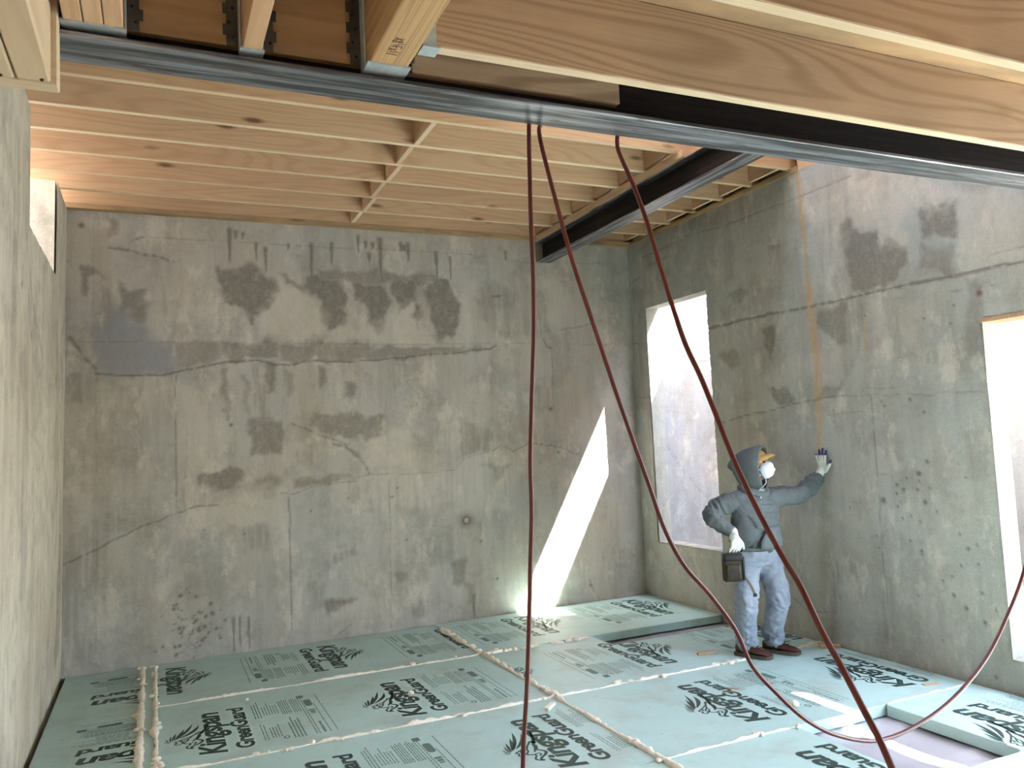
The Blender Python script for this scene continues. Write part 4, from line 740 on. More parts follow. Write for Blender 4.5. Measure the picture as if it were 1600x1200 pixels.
# scraps lying on the boards
def scrap(label, c, size, rz, mat, cat='wood scrap', nm='wood_offcut'):
    o = link_obj(nm, box_mesh(nm, (-size[0]/2, -size[1]/2, 0), (size[0]/2, size[1]/2, size[2]), M[mat], 0.002), None, (c[0], c[1], 0.0005), (0, 0, rz)); tag(o, label, cat); return o
scrap('short wood stick on the foam board left of the worker', (4.40, 5.0), (0.15, 0.028, 0.022), -0.12, 'pine_gray')
scrap('wood offcut on the foam board at the right wall behind the worker', (5.26, 4.64), (0.15, 0.06, 0.02), -0.6, 'pine')
scrap('small wood chip by the right wall near the hose', (5.10, 3.66), (0.10, 0.035, 0.006), -0.3, 'pine')
scrap('wood offcut between the worker\'s shoes', (4.73, 4.80), (0.10, 0.04, 0.025), 0.5, 'pine')
scrap('tiny pale chip on the print in front of the worker', (4.30, 4.22), (0.05, 0.03, 0.006), 0.2, 'pine_pale')
scrap('thin splinter across the big print in front of the worker', (4.02, 4.25), (0.09, 0.012, 0.008), -0.9, 'pine')
o = scrap('piece of dried sealant on the third-row board below the centre seam', (2.86, 4.55), (0.13, 0.03, 0.02), 0.75, 'sealant', 'sealant scrap', 'sealant_scrap')
def crumb(label, c, r):
    bmx = bmesh.new(); bmesh.ops.create_icosphere(bmx, subdivisions=2, radius=r)
    for v in bmx.verts: v.co = v.co*(0.8+0.4*mnoise.noise(v.co*60+Vector(c)))*1.0; v.co.z = max(v.co.z*0.8+r*0.6, 0)
    o = link_obj('sealant_crumb', bm_to_mesh(bmx, 'sealant_crumb', M['sealant'], True), None, (c[0], c[1], 0.0005)); tag(o, label, 'sealant scrap')
crumb('round lump of sealant on the second-row lettering left of the centre hose', (2.19, 5.27, 0), 0.026)
crumb('lump of sealant beside the sunlit floor patch', (4.10, 3.78, 0), 0.03)
crumb('small sealant lump on the second-row board near the left sealant pair', (1.20, 5.78, 0), 0.014)
M['blue'] = plain('blue', lin(70, 110, 190), 0.5)
scrap('small blue plastic bit on the emblem by the crossing hose', (4.84, 4.13), (0.035, 0.02, 0.01), 0.3, 'blue', 'plastic bit', 'plastic_bit')

# ---------------------------------------------------------------- hoses
def hose(label, pts, r=0.0066, sub=5):
    P = catmull(pts, sub); V, F = sweep(P, r, 10); o = link_obj('air_hose', mesh_of('air_hose', V, F, M['hose'], True)); tag(o, label, 'hose', 'red hoses hanging from the beam')
TOPY = 2.022
hose('dark red hose hanging straight down in the middle of the picture', [(1.663, 1.955, 2.580), (1.663, 2.00, 2.583), (1.662, 2.024, 2.570), (1.661, 2.033, 2.53), (1.655, 2.035, 2.305), (1.653, 2.035, 2.117), (1.646, 2.035, 1.949), (1.63, 2.035, 1.766), (1.616, 2.035, 1.585), (1.612, 2.035, 1.443), (1.602, 2.035, 1.32), (1.584, 2.035, 1.096), (1.571, 2.035, 0.96), (1.549, 2.035, 0.762), (1.53, 2.03, 0.40), (1.52, 2.03, 0.08), (1.49, 2.0, -0.06), (1.3, 1.9, -0.068)])
hose('dark red hose sagging in a wide loop up to the right edge', [(1.699, 1.955, 2.580), (1.699, 2.00, 2.583), (1.698, 2.024, 2.568), (1.697, 2.033, 2.525), (1.724, 2.001, 2.32), (1.758, 1.985, 2.148), (1.79, 1.97, 2.016), (1.829, 1.956, 1.867), (1.857, 1.944, 1.755), (1.895, 1.934, 1.626), (1.935, 1.926, 1.496), (1.976, 1.92, 1.367), (2.032, 1.916, 1.263), (2.114, 1.915, 1.172), (2.198, 1.916, 1.06), (2.251, 1.92, 0.951), (2.345, 1.926, 0.851), (2.457, 1.934, 0.753), (2.591, 1.944, 0.678), (2.765, 1.956, 0.627), (2.958, 1.97, 0.632), (3.173, 1.985, 0.685), (3.375, 2.001, 0.782), (3.542, 2.018, 0.916), (3.684, 2.03, 1.076), (3.85, 2.033, 1.38), (3.98, 2.034, 1.8), (4.06, 2.034, 2.3), (4.07, 2.033, 2.53), (4.07, 2.022, 2.570), (4.07, 2.00, 2.583), (4.07, 1.955, 2.58)])
hose('dark red hose slanting across the worker to the lower edge', [(1.962, 1.955, 2.580), (1.962, 2.00, 2.583), (1.961, 2.024, 2.568), (1.961, 2.03, 2.53), (1.962, 2.01, 2.482), (1.973, 1.973, 2.391), (1.982, 1.93, 2.272), (1.984, 1.883, 2.136), (1.976, 1.831, 2.024), (1.977, 1.777, 1.89), (1.979, 1.719, 1.787), (1.975, 1.66, 1.682), (1.975, 1.598, 1.559), (1.985, 1.533, 1.435), (1.985, 1.467, 1.343), (1.967, 1.399, 1.289), (1.952, 1.329, 1.205), (1.923, 1.258, 1.159), (1.897, 1.185, 1.1), (1.872, 1.111, 1.035), (1.83, 1.05, 0.98), (1.78, 0.98, 0.75), (1.74, 0.94, 0.4), (1.70, 0.90, 0.06), (1.6, 0.8, -0.07), (1.3, 0.7, -0.078)], 0.0068)

# ---------------------------------------------------------------- the worker
M['skin'] = plain('skin', lin(150, 98, 76), 0.55, 0, 0.08, 12)
def cloth(name, c, c2, scale):
    t = NT(name); o = t.obj(); nz = t.noise(o, 9, 4, 0.6); weave = t.noise(o, scale, 2)
    col = t.mix(t.ramp(nz, 0.35, 0.7), c, c2); t.bump(weave, 0.15, 0.002)
    return t.set(Base_Color=col, Roughness=0.95, Specular_IOR_Level=0.1)
M['hoodie'] = cloth('hoodie', lin(106, 112, 114), lin(92, 98, 100), 400)
M['hoodie_in'] = cloth('hoodie_in', lin(70, 74, 76), lin(60, 64, 66), 400)
M['jeans'] = cloth('jeans', lin(150, 157, 168), lin(124, 132, 146), 500)
M['leather'] = plain('leather', lin(88, 52, 42), 0.45, 0, 0.15, 25, 0.1)
M['sole'] = plain('sole', lin(96, 86, 76), 0.8)
M['glove'] = cloth('glove', lin(214, 218, 206), lin(190, 196, 184), 300)
M['glove_dip'] = plain('glove_dip', lin(50, 46, 104), 0.5)
M['mask'] = cloth('mask', lin(226, 232, 246), lin(212, 220, 240), 300)
M['cap'] = cloth('cap', lin(184, 150, 96), lin(168, 134, 82), 400)
M['canvas'] = cloth('canvas', lin(70, 64, 52), lin(54, 50, 42), 350)
M['black'] = plain('black', lin(26, 25, 26), 0.6)
M['belt'] = plain('belt', lin(62, 44, 40), 0.6)
M['white_cloth'] = cloth('white_cloth', lin(222, 224, 228), lin(206, 208, 214), 300)
M['zip'] = plain('zip', lin(150, 150, 146), 0.4, 0.7)
M['eye'] = plain('eye', lin(18, 14, 12), 0.2)
M['strap'] = cloth('strap', lin(112, 98, 88), lin(96, 84, 74), 300)

def limb(keys, seg=18, sub=5):
    """closed tube through (point, radius) or (point, rx, ry, axis) keys, rounded at both ends"""
    P = catmull([k[0] for k in keys], sub); n = len(keys); R = []
    for i in range(n-1):
        for s in range(sub):
            t = s/sub; R.append(keys[i][1]*(1-t)+keys[i+1][1]*t)
    R.append(keys[-1][1])
    d0 = (P[0]-P[1]).normalized(); d1 = (P[-1]-P[-2]).normalized()
    P = [P[0]+d0*R[0]*0.75, P[0]+d0*R[0]*0.45]+P+[P[-1]+d1*R[-1]*0.45, P[-1]+d1*R[-1]*0.75]; R = [R[0]*0.45, R[0]*0.85]+R+[R[-1]*0.85, R[-1]*0.45]
    return sweep(P, R, seg)
def rings(items, seg=28):
    """stack of ellipses: (cx, cy, cz, rx, ry, yaw)"""
    V, F = [], []
    for (cx, cy, cz, rx, ry, yaw) in items:
        c, s = math.cos(yaw), math.sin(yaw)
        for k in range(seg):
            a = 2*math.pi*k/seg; x, y = rx*math.cos(a), ry*math.sin(a)
            V.append(Vector((cx+c*x-s*y, cy+s*x+c*y, cz)))
    n = len(items)
    for i in range(n-1):
        for k in range(seg): F.append((i*seg+k, i*seg+(k+1) % seg, (i+1)*seg+(k+1) % seg, (i+1)*seg+k))
    F.append(tuple(range(seg-1, -1, -1))); F.append(tuple((n-1)*seg+k for k in range(seg)))
    return V, F
def ball(c, r, sub=3):
    bmx = bmesh.new(); bmesh.ops.create_icosphere(bmx, subdivisions=sub, radius=1.0)
    V = [Vector(c)+Vector((v.co.x*r[0], v.co.y*r[1], v.co.z*r[2])) for v in bmx.verts]; F = [tuple(v.index for v in f.verts) for f in bmx.faces]; bmx.free(); return V, F
def fuse(parts, voxel, smooth=4):
    """melt closed shapes into one continuous skin"""
    V, F = join_vf(parts); me = mesh_of('tmp', V, F, M['skin']); ob = link_obj('tmp', me)
    md = ob.modifiers.new('r', 'REMESH'); md.mode = 'VOXEL'; md.voxel_size = voxel
    if smooth: s = ob.modifiers.new('s', 'SMOOTH'); s.factor = 0.5; s.iterations = smooth
    dg = bpy.context.evaluated_depsgraph_get(); out = bpy.data.meshes.new_from_object(ob.evaluated_get(dg))
    bpy.data.objects.remove(ob); bpy.data.meshes.remove(me); out.materials.clear(); return out
def wrinkle(me, chains, amp, along, around, base=0.4):
    """folds across the limb: noise stretched round each chain of joints"""
    me.update(); nr = [v.normal.copy() for v in me.vertices]
    for i, v in enumerate(me.vertices):
        best = (9, 0, 0, None); run = 0
        for ci, (pts, boost) in enumerate(chains):
            run = 0
            for a, b in zip(pts[:-1], pts[1:]):
                d = b-a; L = d.length; t = max(0, min(1, (v.co-a).dot(d)/(L*L))); q = a+d*t; dd = (v.co-q).length
                if dd < best[0]: best = (dd, run+t*L, ci, v.co-q)
                run += L
        dd, s, ci, off = best; offn = off.normalized() if off.length else Vector((1, 0, 0))
        k = chains[ci][1](s); n = mnoise.noise(Vector((s*along, ci*7.3+offn.x*around+offn.z*around*0.6, offn.y*around)))
        n2 = mnoise.noise(Vector((s*along*0.5+9, ci*3.3+offn.x*around, offn.y*around+3)))
        f = (1-abs(n)*2.2)*0.6+n2*0.7
        v.co += nr[i]*amp*k*f
def finish(me, name, mats, parent):
    for m in (mats if isinstance(mats, (list, tuple)) else [mats]): me.materials.append(m)
    me.name = name; me.polygons.foreach_set('use_smooth', [True]*len(me.polygons))
    o = link_obj(name, me); 
    if parent: o.parent = parent; o.matrix_parent_inverse = parent.matrix_world.inverted()
    return o
Vv = Vector
# joints (his right side is at -X)
neck = Vv((4.715, 4.735, 1.215)); shR = Vv((4.575, 4.76, 1.150)); shL = Vv((4.865, 4.71, 1.150))
elR = Vv((4.415, 4.855, 1.045)); wrR = Vv((4.475, 4.700, 0.915)); elL = Vv((5.085, 4.665, 1.150)); wrL = Vv((5.288, 4.640, 1.285))
hipR = Vv((4.635, 4.765, 0.715)); hipL = Vv((4.800, 4.735, 0.712)); knR = Vv((4.560, 4.700, 0.425)); knL = Vv((4.800, 4.640, 0.440)); anR = Vv((4.615, 4.800, 0.085)); anL = Vv((4.845, 4.770, 0.085))
HY = math.radians(-62)         # the head is turned towards the wall
hf = Vv((math.cos(HY), math.sin(HY), 0.10)).normalized(); hs = Vv((-hf.y, hf.x, 0)).normalized(); hu = hf.cross(hs); HC = Vv((4.722, 4.705, 1.395))
if hu.z < 0: hu = -hu; 
def head(f, s, u): return HC+hf*f+hs*s+hu*u
def oriented(c, rf, rs_, ru, sub=3):
    bmx = bmesh.new(); bmesh.ops.create_icosphere(bmx, subdivisions=sub, radius=1.0)
    V = [c+hf*(v.co.x*rf)+hs*(v.co.y*rs_)+hu*(v.co.z*ru) for v in bmx.verts]; F = [tuple(v.index for v in f.verts) for f in bmx.faces]; bmx.free(); return V, F
# body: one continuous surface, mostly under the clothes
body_parts = [rings([(4.715, 4.755, 0.66, 0.12, 0.09, 0), (4.715, 4.755, 0.76, 0.145, 0.105, 0), (4.718, 4.745, 0.87, 0.14, 0.11, 0), (4.720, 4.735, 1.0, 0.145, 0.105, 0), (4.718, 4.738, 1.10, 0.15, 0.095, 0), (4.716, 4.738, 1.17, 0.11, 0.07, 0), (4.716, 4.735, 1.21, 0.055, 0.055, 0)]),
    limb([(neck+Vv((0, 0, -0.04)), 0.052), (HC+Vv((0, 0, -0.06)), 0.05)]), oriented(head(0.0, 0, 0.02), 0.098, 0.074, 0.108), oriented(head(0.035, 0, -0.055), 0.060, 0.056, 0.060), oriented(head(0.055, 0, -0.085), 0.035, 0.034, 0.028),
    oriented(head(0.100, 0, -0.012), 0.020, 0.015, 0.024), oriented(head(0.094, 0, 0.010), 0.014, 0.010, 0.026), oriented(head(0.086, 0, 0.032), 0.016, 0.052, 0.014), oriented(head(-0.005, 0.075, 0.0), 0.022, 0.012, 0.032), oriented(head(-0.005, -0.075, 0.0), 0.022, 0.012, 0.032),
    oriented(head(0.084, 0, -0.055), 0.014, 0.026, 0.008), oriented(head(0.082, 0, -0.068), 0.014, 0.022, 0.007),
    limb([(shR, 0.045), (elR, 0.036), (wrR, 0.026)]), limb([(shL, 0.045), (elL, 0.036), (wrL, 0.026)]),
    limb([(hipR, 0.075), (knR, 0.05), (anR, 0.036)]), limb([(hipL, 0.075), (knL, 0.05), (anL, 0.036)])]
person = finish(fuse(body_parts, 0.010, 3), 'person', M['skin'], None)
tag(person, 'worker in grey hoodie and jeans leaning a gloved hand on the wall', 'person')
for s in (-1, 1):
    V, F = oriented(head(0.086, s*0.031, 0.012), 0.011, 0.013, 0.008, 2); finish(mesh_of('eye', V, F, M['eye'], True), 'eye', [], person)

# hoodie: torso, sleeves and raised hood in one piece
cuffR = wrR+(elR-wrR)*0.06; cuffL = wrL+(elL-wrL)*0.10
torso = rings([(4.712, 4.750, 0.775, 0.150, 0.118, 0.05), (4.713, 4.748, 0.795, 0.176, 0.140, 0.05), (4.714, 4.742, 0.85, 0.188, 0.155, 0.05), (4.718, 4.735, 0.93, 0.188, 0.160, 0.02), (4.722, 4.730, 1.02, 0.186, 0.145, -0.05), (4.722, 4.732, 1.10, 0.184, 0.120, -0.1), (4.720, 4.736, 1.155, 0.160, 0.098, -0.1), (4.718, 4.738, 1.195, 0.115, 0.082, -0.1), (4.716, 4.738, 1.225, 0.080, 0.075, 0)])
slR = limb([(shR+Vv((0.035, -0.005, -0.012)), 0.078), ((shR+elR)/2+Vv((-0.005, 0.01, 0.008)), 0.070), (elR, 0.060), ((elR+wrR)/2+Vv((-0.012, 0.012, 0)), 0.056), (cuffR, 0.043)])
slL = limb([(shL+Vv((-0.035, 0.01, -0.015)), 0.080), ((shL+elL)/2, 0.070), (elL, 0.058), ((elL+wrL)/2+Vv((0, 0, -0.012)), 0.054), (cuffL, 0.040)])
hoodie_me = fuse([torso, slR, slL], 0.0095, 5)
top = Vv((4.72, 4.735, 1.16)); mid = Vv((4.715, 4.74, 0.98)); low = Vv((4.715, 4.75, 0.78))
el = lambda s0, w: (lambda s: 0.35+1.3*math.exp(-((s-s0)/w)**2))
armL = (elR-shR).length; armL2 = (elL-shL).length
wrinkle(hoodie_me, [([top, mid, low], lambda s: 0.5+0.6*min(1, max(0, s-0.10)/0.2)), ([shR, elR, wrR], lambda s: 0.25+0.30*math.exp(-((s-armL)/0.12)**2)), ([shL, elL, wrL], lambda s: 0.45+0.4*math.exp(-((s-0.36)/0.12)**2))], 0.034, 34, 1.1)
hoodie = finish(hoodie_me, 'hoodie', M['hoodie'], person)
# hood: open shell round the head
def hood_shell():
    V, F = [], []; nu, nv = 15, 28
    for i in range(nu):                       # rings from the face opening back round the skull
        t = i/(nu-1); fpos = 0.072-0.235*t; sc = math.sin(math.pi*min(1.0, 0.36+0.62*t))**0.55
        for k in range(nv):
            a = 2*math.pi*k/nv; side = math.cos(a); up = math.sin(a)
            rs_ = 0.108*sc; ru = (0.142 if up > 0 else 0.185)*sc
            drop = 0.0 if up > 0 else 0.035*(1-t)
            p = head(fpos+(0.018*up if t < 0.4 else 0.0)-0.05*max(0, up)*t, side*rs_*(1-0.14*max(0, -up)), up*ru-0.008-0.012*t)
            p += (hf*0.008+hu*0.006)*mnoise.noise(Vv((t*6, a*1.3, 2)))
            V.append(p)
    for i in range(nu-1):
        for k in range(nv): F.append((i*nv+k, (i+1)*nv+k, (i+1)*nv+(k+1) % nv, i*nv+(k+1) % nv))
    F.append(tuple((nu-1)*nv+k for k in range(nv)))
    return V, F
V, F = hood_shell(); me = mesh_of('hood', V, F, M['hoodie'], True); ob = link_obj('hood', me, person); ob.matrix_parent_inverse = person.matrix_world.inverted()
md = ob.modifiers.new('s', 'SOLIDIFY'); md.thickness = 0.012; md.offset = 0; sb = ob.modifiers.new('d', 'SUBSURF'); sb.levels = sb.render_levels = 1
# rolled collar where hood meets the shoulders
c0 = [neck+Vv((math.cos(a)*0.092, math.sin(a)*0.085-0.006, 0.012-0.045*max(0, -math.sin(a))+0.02*math.cos(a*3)*0.3)) for a in [2*math.pi*k/20 for k in range(21)]]
V, F = sweep(catmull(c0, 3), 0.027, 10); o = finish(mesh_of('hood_collar', V, F, M['hoodie'], True), 'hood_collar', [], person)
# kangaroo pocket and ribbed hem
pk = []
for i in range(9):
    for j in range(7):
        a = math.radians(-118+62*i/8); z = 0.795+0.155*j/6; inset = 0.0
        lo_a = math.radians(-118+22*max(0, (j-1)/5)**1.6); hi_a = math.radians(-56-14*max(0, (j-1)/5)**1.6); a = lo_a+(hi_a-lo_a)*i/8
        pk.append(Vv((4.716+(0.209)*math.cos(a), 4.741+0.187*math.sin(a), z)))
pf = [(i*7+j, (i+1)*7+j, (i+1)*7+j+1, i*7+j+1) for i in range(8) for j in range(6)]
me = mesh_of('pocket', pk, pf, M['hoodie'], True); ob = link_obj('pocket', me, person); md = ob.modifiers.new('s', 'SOLIDIFY'); md.thickness = 0.008; md.offset = 0
hem = [Vv((4.7125+0.178*math.cos(a), 4.749+0.142*math.sin(a), 0.795+0.006*math.cos(a))) for a in [2*math.pi*k/30 for k in range(31)]]
V, F = sweep(hem, 0.014, 8); finish(mesh_of('hem', V, F, M['hoodie'], True), 'hem', [], person)
V, F = sweep([head(0.092, -0.085, -0.02), head(0.098, -0.08, -0.09), head(0.088, -0.06, -0.14), neck+Vv((-0.03, -0.095, -0.01)), neck+Vv((-0.02, -0.11, -0.06))], 0.003, 6); finish(mesh_of('drawstring', V, F, M['white_cloth'], True), 'drawstring', [], person)
V, F = ball(neck+Vv((0.012, -0.075, -0.015)), (0.030, 0.02, 0.03)); finish(mesh_of('undershirt', V, F, M['white_cloth'], True), 'undershirt', [], person)
# cap with brim under the hood
V, F = oriented(head(0.006, 0, 0.040), 0.096, 0.078, 0.080)
finish(mesh_of('cap', V, F, M['cap'], True), 'cap', [], person)
bv, bf = [], []
for i in range(7):
    for k in range(13):
        a = math.radians(-82+164*k/12); L = i/6; e = 0.074*L*max(0.0, math.cos(a))**0.45
        bv.append(head(0.086*math.cos(a)+0.004+e, 0.084*math.sin(a)*(1.0-0.06*L), 0.062-0.040*math.sin(a)**2*(0.6+0.4*L)-0.006*L+0.010*math.sin(L*math.pi)))
bf = [(i*13+k, (i+1)*13+k, (i+1)*13+k+1, i*13+k+1) for i in range(6) for k in range(12)]
ob = link_obj('cap_brim', mesh_of('cap_brim', bv, bf, M['cap'], True), person); md = ob.modifiers.new('s', 'SOLIDIFY'); md.thickness = 0.005
# dust mask with valve and straps
mk = []; mf = []; nu, nv = 9, 24
for i in range(nu):
    t = i/(nu-1); r = math.cos(t*math.pi/2)**0.62
    for k in range(nv):
        a = 2*math.pi*k/nv; mk.append(head(0.066+0.072*math.sin(t*math.pi/2)+0.012*math.cos(a)**2*(-1)*(1-t), 0.060*r*math.cos(a), -0.045+0.066*r*math.sin(a)+0.006*t))
mf = [(i*nv+k, i*nv+(k+1) % nv, (i+1)*nv+(k+1) % nv, (i+1)*nv+k) for i in range(nu-1) for k in range(nv)]+[tuple((nu-1)*nv+k for k in range(nv))]
ob = link_obj('dust_mask', mesh_of('dust_mask', mk, mf, M['mask'], True), person); md = ob.modifiers.new('s', 'SOLIDIFY'); md.thickness = 0.004
V, F = oriented(head(0.136, 0.006, -0.048), 0.010, 0.016, 0.016, 2); vv = link_obj('mask_valve', mesh_of('mask_valve', V, F, M['white_cloth'], True), ob)
for dz in (0.01, -0.075):
    V, F = sweep([head(0.060, -0.060, -0.045+dz*0.4), head(0.02, -0.080, -0.03+dz), head(-0.04, -0.084, -0.01+dz)], 0.003, 6); link_obj('mask_strap', mesh_of('mask_strap', V, F, M['white_cloth'], True), ob)

# jeans
jeans_me = fuse([rings([(4.714, 4.755, 0.66, 0.150, 0.105, 0.05), (4.714, 4.755, 0.70, 0.168, 0.120, 0.05), (4.713, 4.752, 0.76, 0.168, 0.126, 0.05), (4.713, 4.750, 0.815, 0.160, 0.120, 0.05), (4.713, 4.75, 0.83, 0.150, 0.11, 0.05)]),
    limb([(hipR+Vv((0.01, 0, 0.0)), 0.092), ((hipR+knR)/2, 0.087), (knR, 0.074), ((knR+anR)/2+Vv((0, 0.012, 0)), 0.072), (anR+Vv((0, 0.0, 0.055)), 0.066), (anR+Vv((0, -0.008, 0.005)), 0.068)]),
    limb([(hipL+Vv((-0.005, 0, 0.0)), 0.096), ((hipL+knL)/2, 0.090), (knL, 0.078), ((knL+anL)/2+Vv((0, 0.012, 0)), 0.074), (anL+Vv((0, 0.0, 0.055)), 0.067), (anL+Vv((0, -0.008, 0.005)), 0.069)])], 0.0095, 4)
LR = (knR-hipR).length; LR2 = LR+(anR-knR).length
fold = lambda s: 0.45+0.8*math.exp(-((s-LR)/0.09)**2)+1.3*math.exp(-((s-LR2+0.03)/0.09)**2)+0.5*math.exp(-((s-0.03)/0.08)**2)
wrinkle(jeans_me, [([hipR, knR, anR], fold), ([hipL, knL, anL], fold)], 0.018, 32, 1.6)
finish(jeans_me, 'jeans', M['jeans'], person)
bt = [Vv((4.713+0.168*math.cos(a), 4.752+0.127*math.sin(a), 0.792+0.004*math.sin(a))) for a in [2*math.pi*k/30 for k in range(31)]]
V, F = [], []
for i, p in enumerate(bt):
    n = Vv((p.x-4.713, p.y-4.752, 0)).normalized(); V += [p+n*0.001-Vv((0, 0, 0.017)), p+n*0.005-Vv((0, 0, 0.017)), p+n*0.005+Vv((0, 0, 0.017)), p+n*0.001+Vv((0, 0, 0.017))]
F = [(i*4+k, (i+1)*4+k, (i+1)*4+(k+1) % 4, i*4+(k+1) % 4) for i in range(30) for k in range(4)]
finish(mesh_of('belt', V, F, M['belt']), 'belt', [], person)
# shoes
def shoe(an, yaw):
    f = Vv((math.cos(yaw), math.sin(yaw), 0)); s = Vv((-f.y, f.x, 0)); base = Vv((an.x, an.y, 0.0012))
    V, F = [], []; st = [(-0.085, 0.030, 0.075), (-0.075, 0.040, 0.088), (-0.03, 0.044, 0.098), (0.02, 0.046, 0.092), (0.06, 0.049, 0.074), (0.10, 0.052, 0.060), (0.14, 0.050, 0.052), (0.17, 0.040, 0.044), (0.183, 0.022, 0.034)]
    m = 16
    for (x, w, h) in st:
        for k in range(m):
            a = 2*math.pi*k/m; yy = w*math.copysign(abs(math.cos(a))**0.8, math.cos(a)); zz = 0.018+(h-0.018)*(0.5+0.5*math.sin(a))**0.85
            V.append(base+f*x+s*yy+Vv((0, 0, zz)))
    for i in range(len(st)-1):
        for k in range(m): F.append((i*m+k, (i+1)*m+k, (i+1)*m+(k+1) % m, i*m+(k+1) % m))
    F.append(tuple(range(m))); F.append(tuple((len(st)-1)*m+k for k in range(m-1, -1, -1)))
    me = mesh_of('shoe', V, F, M['leather'], True); ob = link_obj('shoe', me, person); sb = ob.modifiers.new('d', 'SUBSURF'); sb.levels = sb.render_levels = 1
    out = [(x, w+0.006) for (x, w, h) in st]; P = [base+f*(x*1.04)+s*w for x, w in out]+[base+f*(x*1.04)-s*w for x, w in out[::-1]]; n = len(P)
    V = [p for p in P]+[p+Vv((0, 0, 0.024)) for p in P]; F = [tuple(range(n-1, -1, -1)), tuple(range(n, 2*n))]+[(i, (i+1) % n, n+(i+1) % n, n+i) for i in range(n)]
    link_obj('sole', mesh_of('sole', V, F, M['sole']), ob)
    for k in range(4):
        c = base+f*(0.045+0.02*k)+Vv((0, 0, 0.090-0.007*k)); V, F = sweep([c-s*0.022, c+Vv((0, 0, 0.004)), c+s*0.022], 0.003, 6); link_obj('lace', mesh_of('lace', V, F, M['belt'], True), ob)
shoe(anR, math.radians(-68)); shoe(anL, math.radians(-62))
# gloves
def glove(parts, dip):
    me = fuse(parts, 0.0042, 3); me.materials.append(M['glove']); me.materials.append(M['glove_dip'])
    me.update()
    for p in me.polygons:
        if dip(p.center, p.normal): p.material_index = 1
    return finish(me, 'glove', [], person)
px = W-0.016
hl = [ball((px-0.008, 4.628, 1.352), (0.017, 0.046, 0.052)), limb([(wrL+Vv((-0.012, 0.002, -0.012)), 0.032), (Vv((px-0.016, 4.634, 1.325)), 0.030)]), ball((px-0.008, 4.600, 1.335), (0.017, 0.024, 0.034))]
for (y0, y1, z1, r) in ((4.662, 4.692, 1.446, 0.0082), (4.641, 4.657, 1.478, 0.0092), (4.619, 4.622, 1.488, 0.0096), (4.597, 4.588, 1.472, 0.0094)):
    hl.append(limb([(Vv((px-0.010, y0, 1.375)), r*1.15), (Vv((px-0.013, (y0+y1)/2, (1.385+z1)/2)), r*1.05), (Vv((px-0.004, y1, z1)), r*0.92)], 10))
hl.append(limb([(Vv((px-0.010, 4.600, 1.325)), 0.0145), (Vv((px-0.012, 4.566, 1.352)), 0.0125), (Vv((px-0.005, 4.548, 1.398)), 0.0105)], 10))
glove(hl, lambda c, n: n.x > 0.35 or (c.z > 1.438) or (c.y < 4.562 and c.z > 1.375))
kn = Vv((4.440, 4.628, 0.868))
hr = [limb([(wrR+Vv((0.004, 0.004, 0.012)), 0.036), (wrR+Vv((-0.006, -0.02, -0.02)), 0.032), ((wrR+kn)/2, 0.034)]), ball((wrR+kn)/2+Vv((-0.006, -0.012, -0.012)), (0.036, 0.034, 0.040)), ball(kn, (0.042, 0.024, 0.026))]
for k, (dx, ln) in enumerate(((-0.036, 0.060), (-0.014, 0.070), (0.009, 0.070), (0.031, 0.060))):
    b = kn+Vv((dx*0.9, 0.006-abs(dx)*0.2, -0.006)); hr.append(limb([(b, 0.0120), (b+Vv((dx*0.25-0.012, -0.020, -ln*0.5)), 0.0112), (b+Vv((dx*0.35-0.022, -0.004, -ln)), 0.0100), (b+Vv((dx*0.35-0.018, 0.014, -ln-0.008)), 0.009)], 10))
hr.append(limb([((wrR+kn)/2+Vv((0.020, -0.008, -0.006)), 0.015), (kn+Vv((0.048, -0.006, -0.020)), 0.013), (kn+Vv((0.052, -0.012, -0.058)), 0.011)], 10))
glove(hr, lambda c, n: c.z < 0.812 and n.y > -0.3)
bpy.context.view_layer.update()
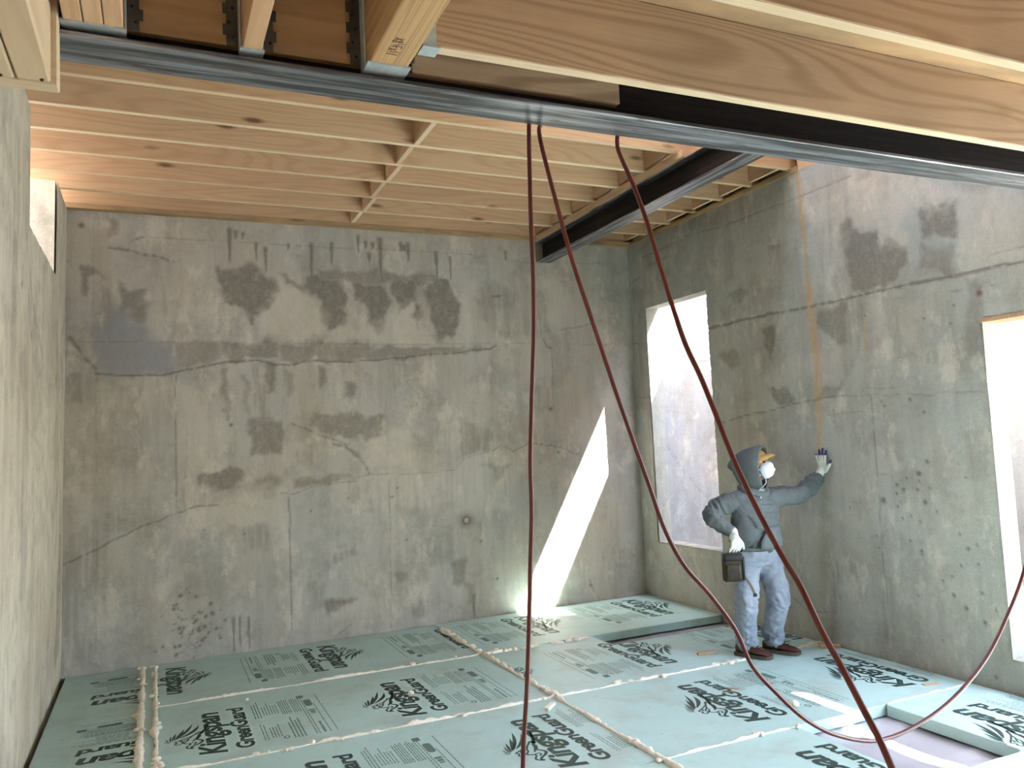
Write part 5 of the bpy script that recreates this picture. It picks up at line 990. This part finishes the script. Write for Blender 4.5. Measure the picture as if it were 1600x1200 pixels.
# waist bag on his right hip
bag = empty('waist_bag', (4.382, 4.612, 0.60), (0, 0, math.radians(-24))); tag(bag, 'dark canvas waist bag hanging at the worker\'s hip under his hand', 'bag')
def bagbox(nm, lo, hi, mat, bev, par=None, seg=3):
    bm = bmesh.new(); c = [(lo[i]+hi[i])/2 for i in range(3)]; s = [hi[i]-lo[i] for i in range(3)]
    bmesh.ops.create_cube(bm, size=1.0, matrix=Matrix.Translation(c) @ Matrix.Diagonal((s[0], s[1], s[2], 1)))
    bmesh.ops.bevel(bm, geom=bm.edges[:], offset=bev, segments=seg, affect='EDGES', profile=0.5)
    return link_obj(nm, bm_to_mesh(bm, nm, mat, True), par or bag)
bagbox('pouch', (-0.072, -0.030, -0.010), (0.072, 0.035, 0.170), M['canvas'], 0.022)
fpk = bagbox('front_pocket', (-0.058, -0.052, 0.005), (0.050, -0.026, 0.115), M['canvas'], 0.014)
bagbox('top_flap', (-0.070, -0.040, 0.135), (0.070, 0.036, 0.190), M['black'], 0.018)
bagbox('side_trim', (0.060, -0.034, 0.0), (0.078, 0.030, 0.165), M['black'], 0.007)
V, F = sweep([Vv((0.034, -0.0545, 0.11)), Vv((0.036, -0.0545, 0.02))], 0.0028, 6); link_obj('zipper', mesh_of('zipper', V, F, M['zip'], True), fpk)
bm = bmesh.new(); bmesh.ops.create_cone(bm, cap_ends=True, segments=20, radius1=0.022, radius2=0.022, depth=0.004, matrix=Matrix.Translation((-0.012, -0.053, 0.062)) @ Matrix.Rotation(math.pi/2, 4, 'X')); link_obj('round_badge', bm_to_mesh(bm, 'round_badge', M['black']), fpk)
def ribbon(nm, pts, w, mat, par):
    P = catmull(pts, 5); V, F = [], []; n = len(P)
    for i in range(n):
        d = (P[min(i+1, n-1)]-P[max(i-1, 0)]).normalized(); s = d.cross(Vv((0.2, -1, 0.1))).normalized()*w/2; nn = d.cross(s).normalized()*0.0012
        V += [P[i]+s+nn, P[i]-s+nn, P[i]-s-nn, P[i]+s-nn]
    F = [(i*4+k, i*4+(k+1) % 4, (i+1)*4+(k+1) % 4, (i+1)*4+k) for i in range(n-1) for k in range(4)]+[(3, 2, 1, 0), tuple((n-1)*4+k for k in range(4))]
    return link_obj(nm, mesh_of(nm, V, F, mat, True), par)
st = ribbon('strap', [Vv((0.066, -0.012, 0.035)), Vv((0.092, -0.022, 0.00)), Vv((0.118, -0.026, -0.05)), Vv((0.138, -0.024, -0.10))], 0.018, M['strap'], bag)
b = link_obj('buckle', box_mesh('buckle', (0.126, -0.030, -0.118), (0.152, -0.018, -0.094), M['black'], 0.003), st)
ribbon('belt_loop', [Vv((0.0, 0.02, 0.17)), Vv((0.03, 0.035, 0.20)), Vv((0.09, 0.05, 0.205))], 0.03, M['black'], bag)
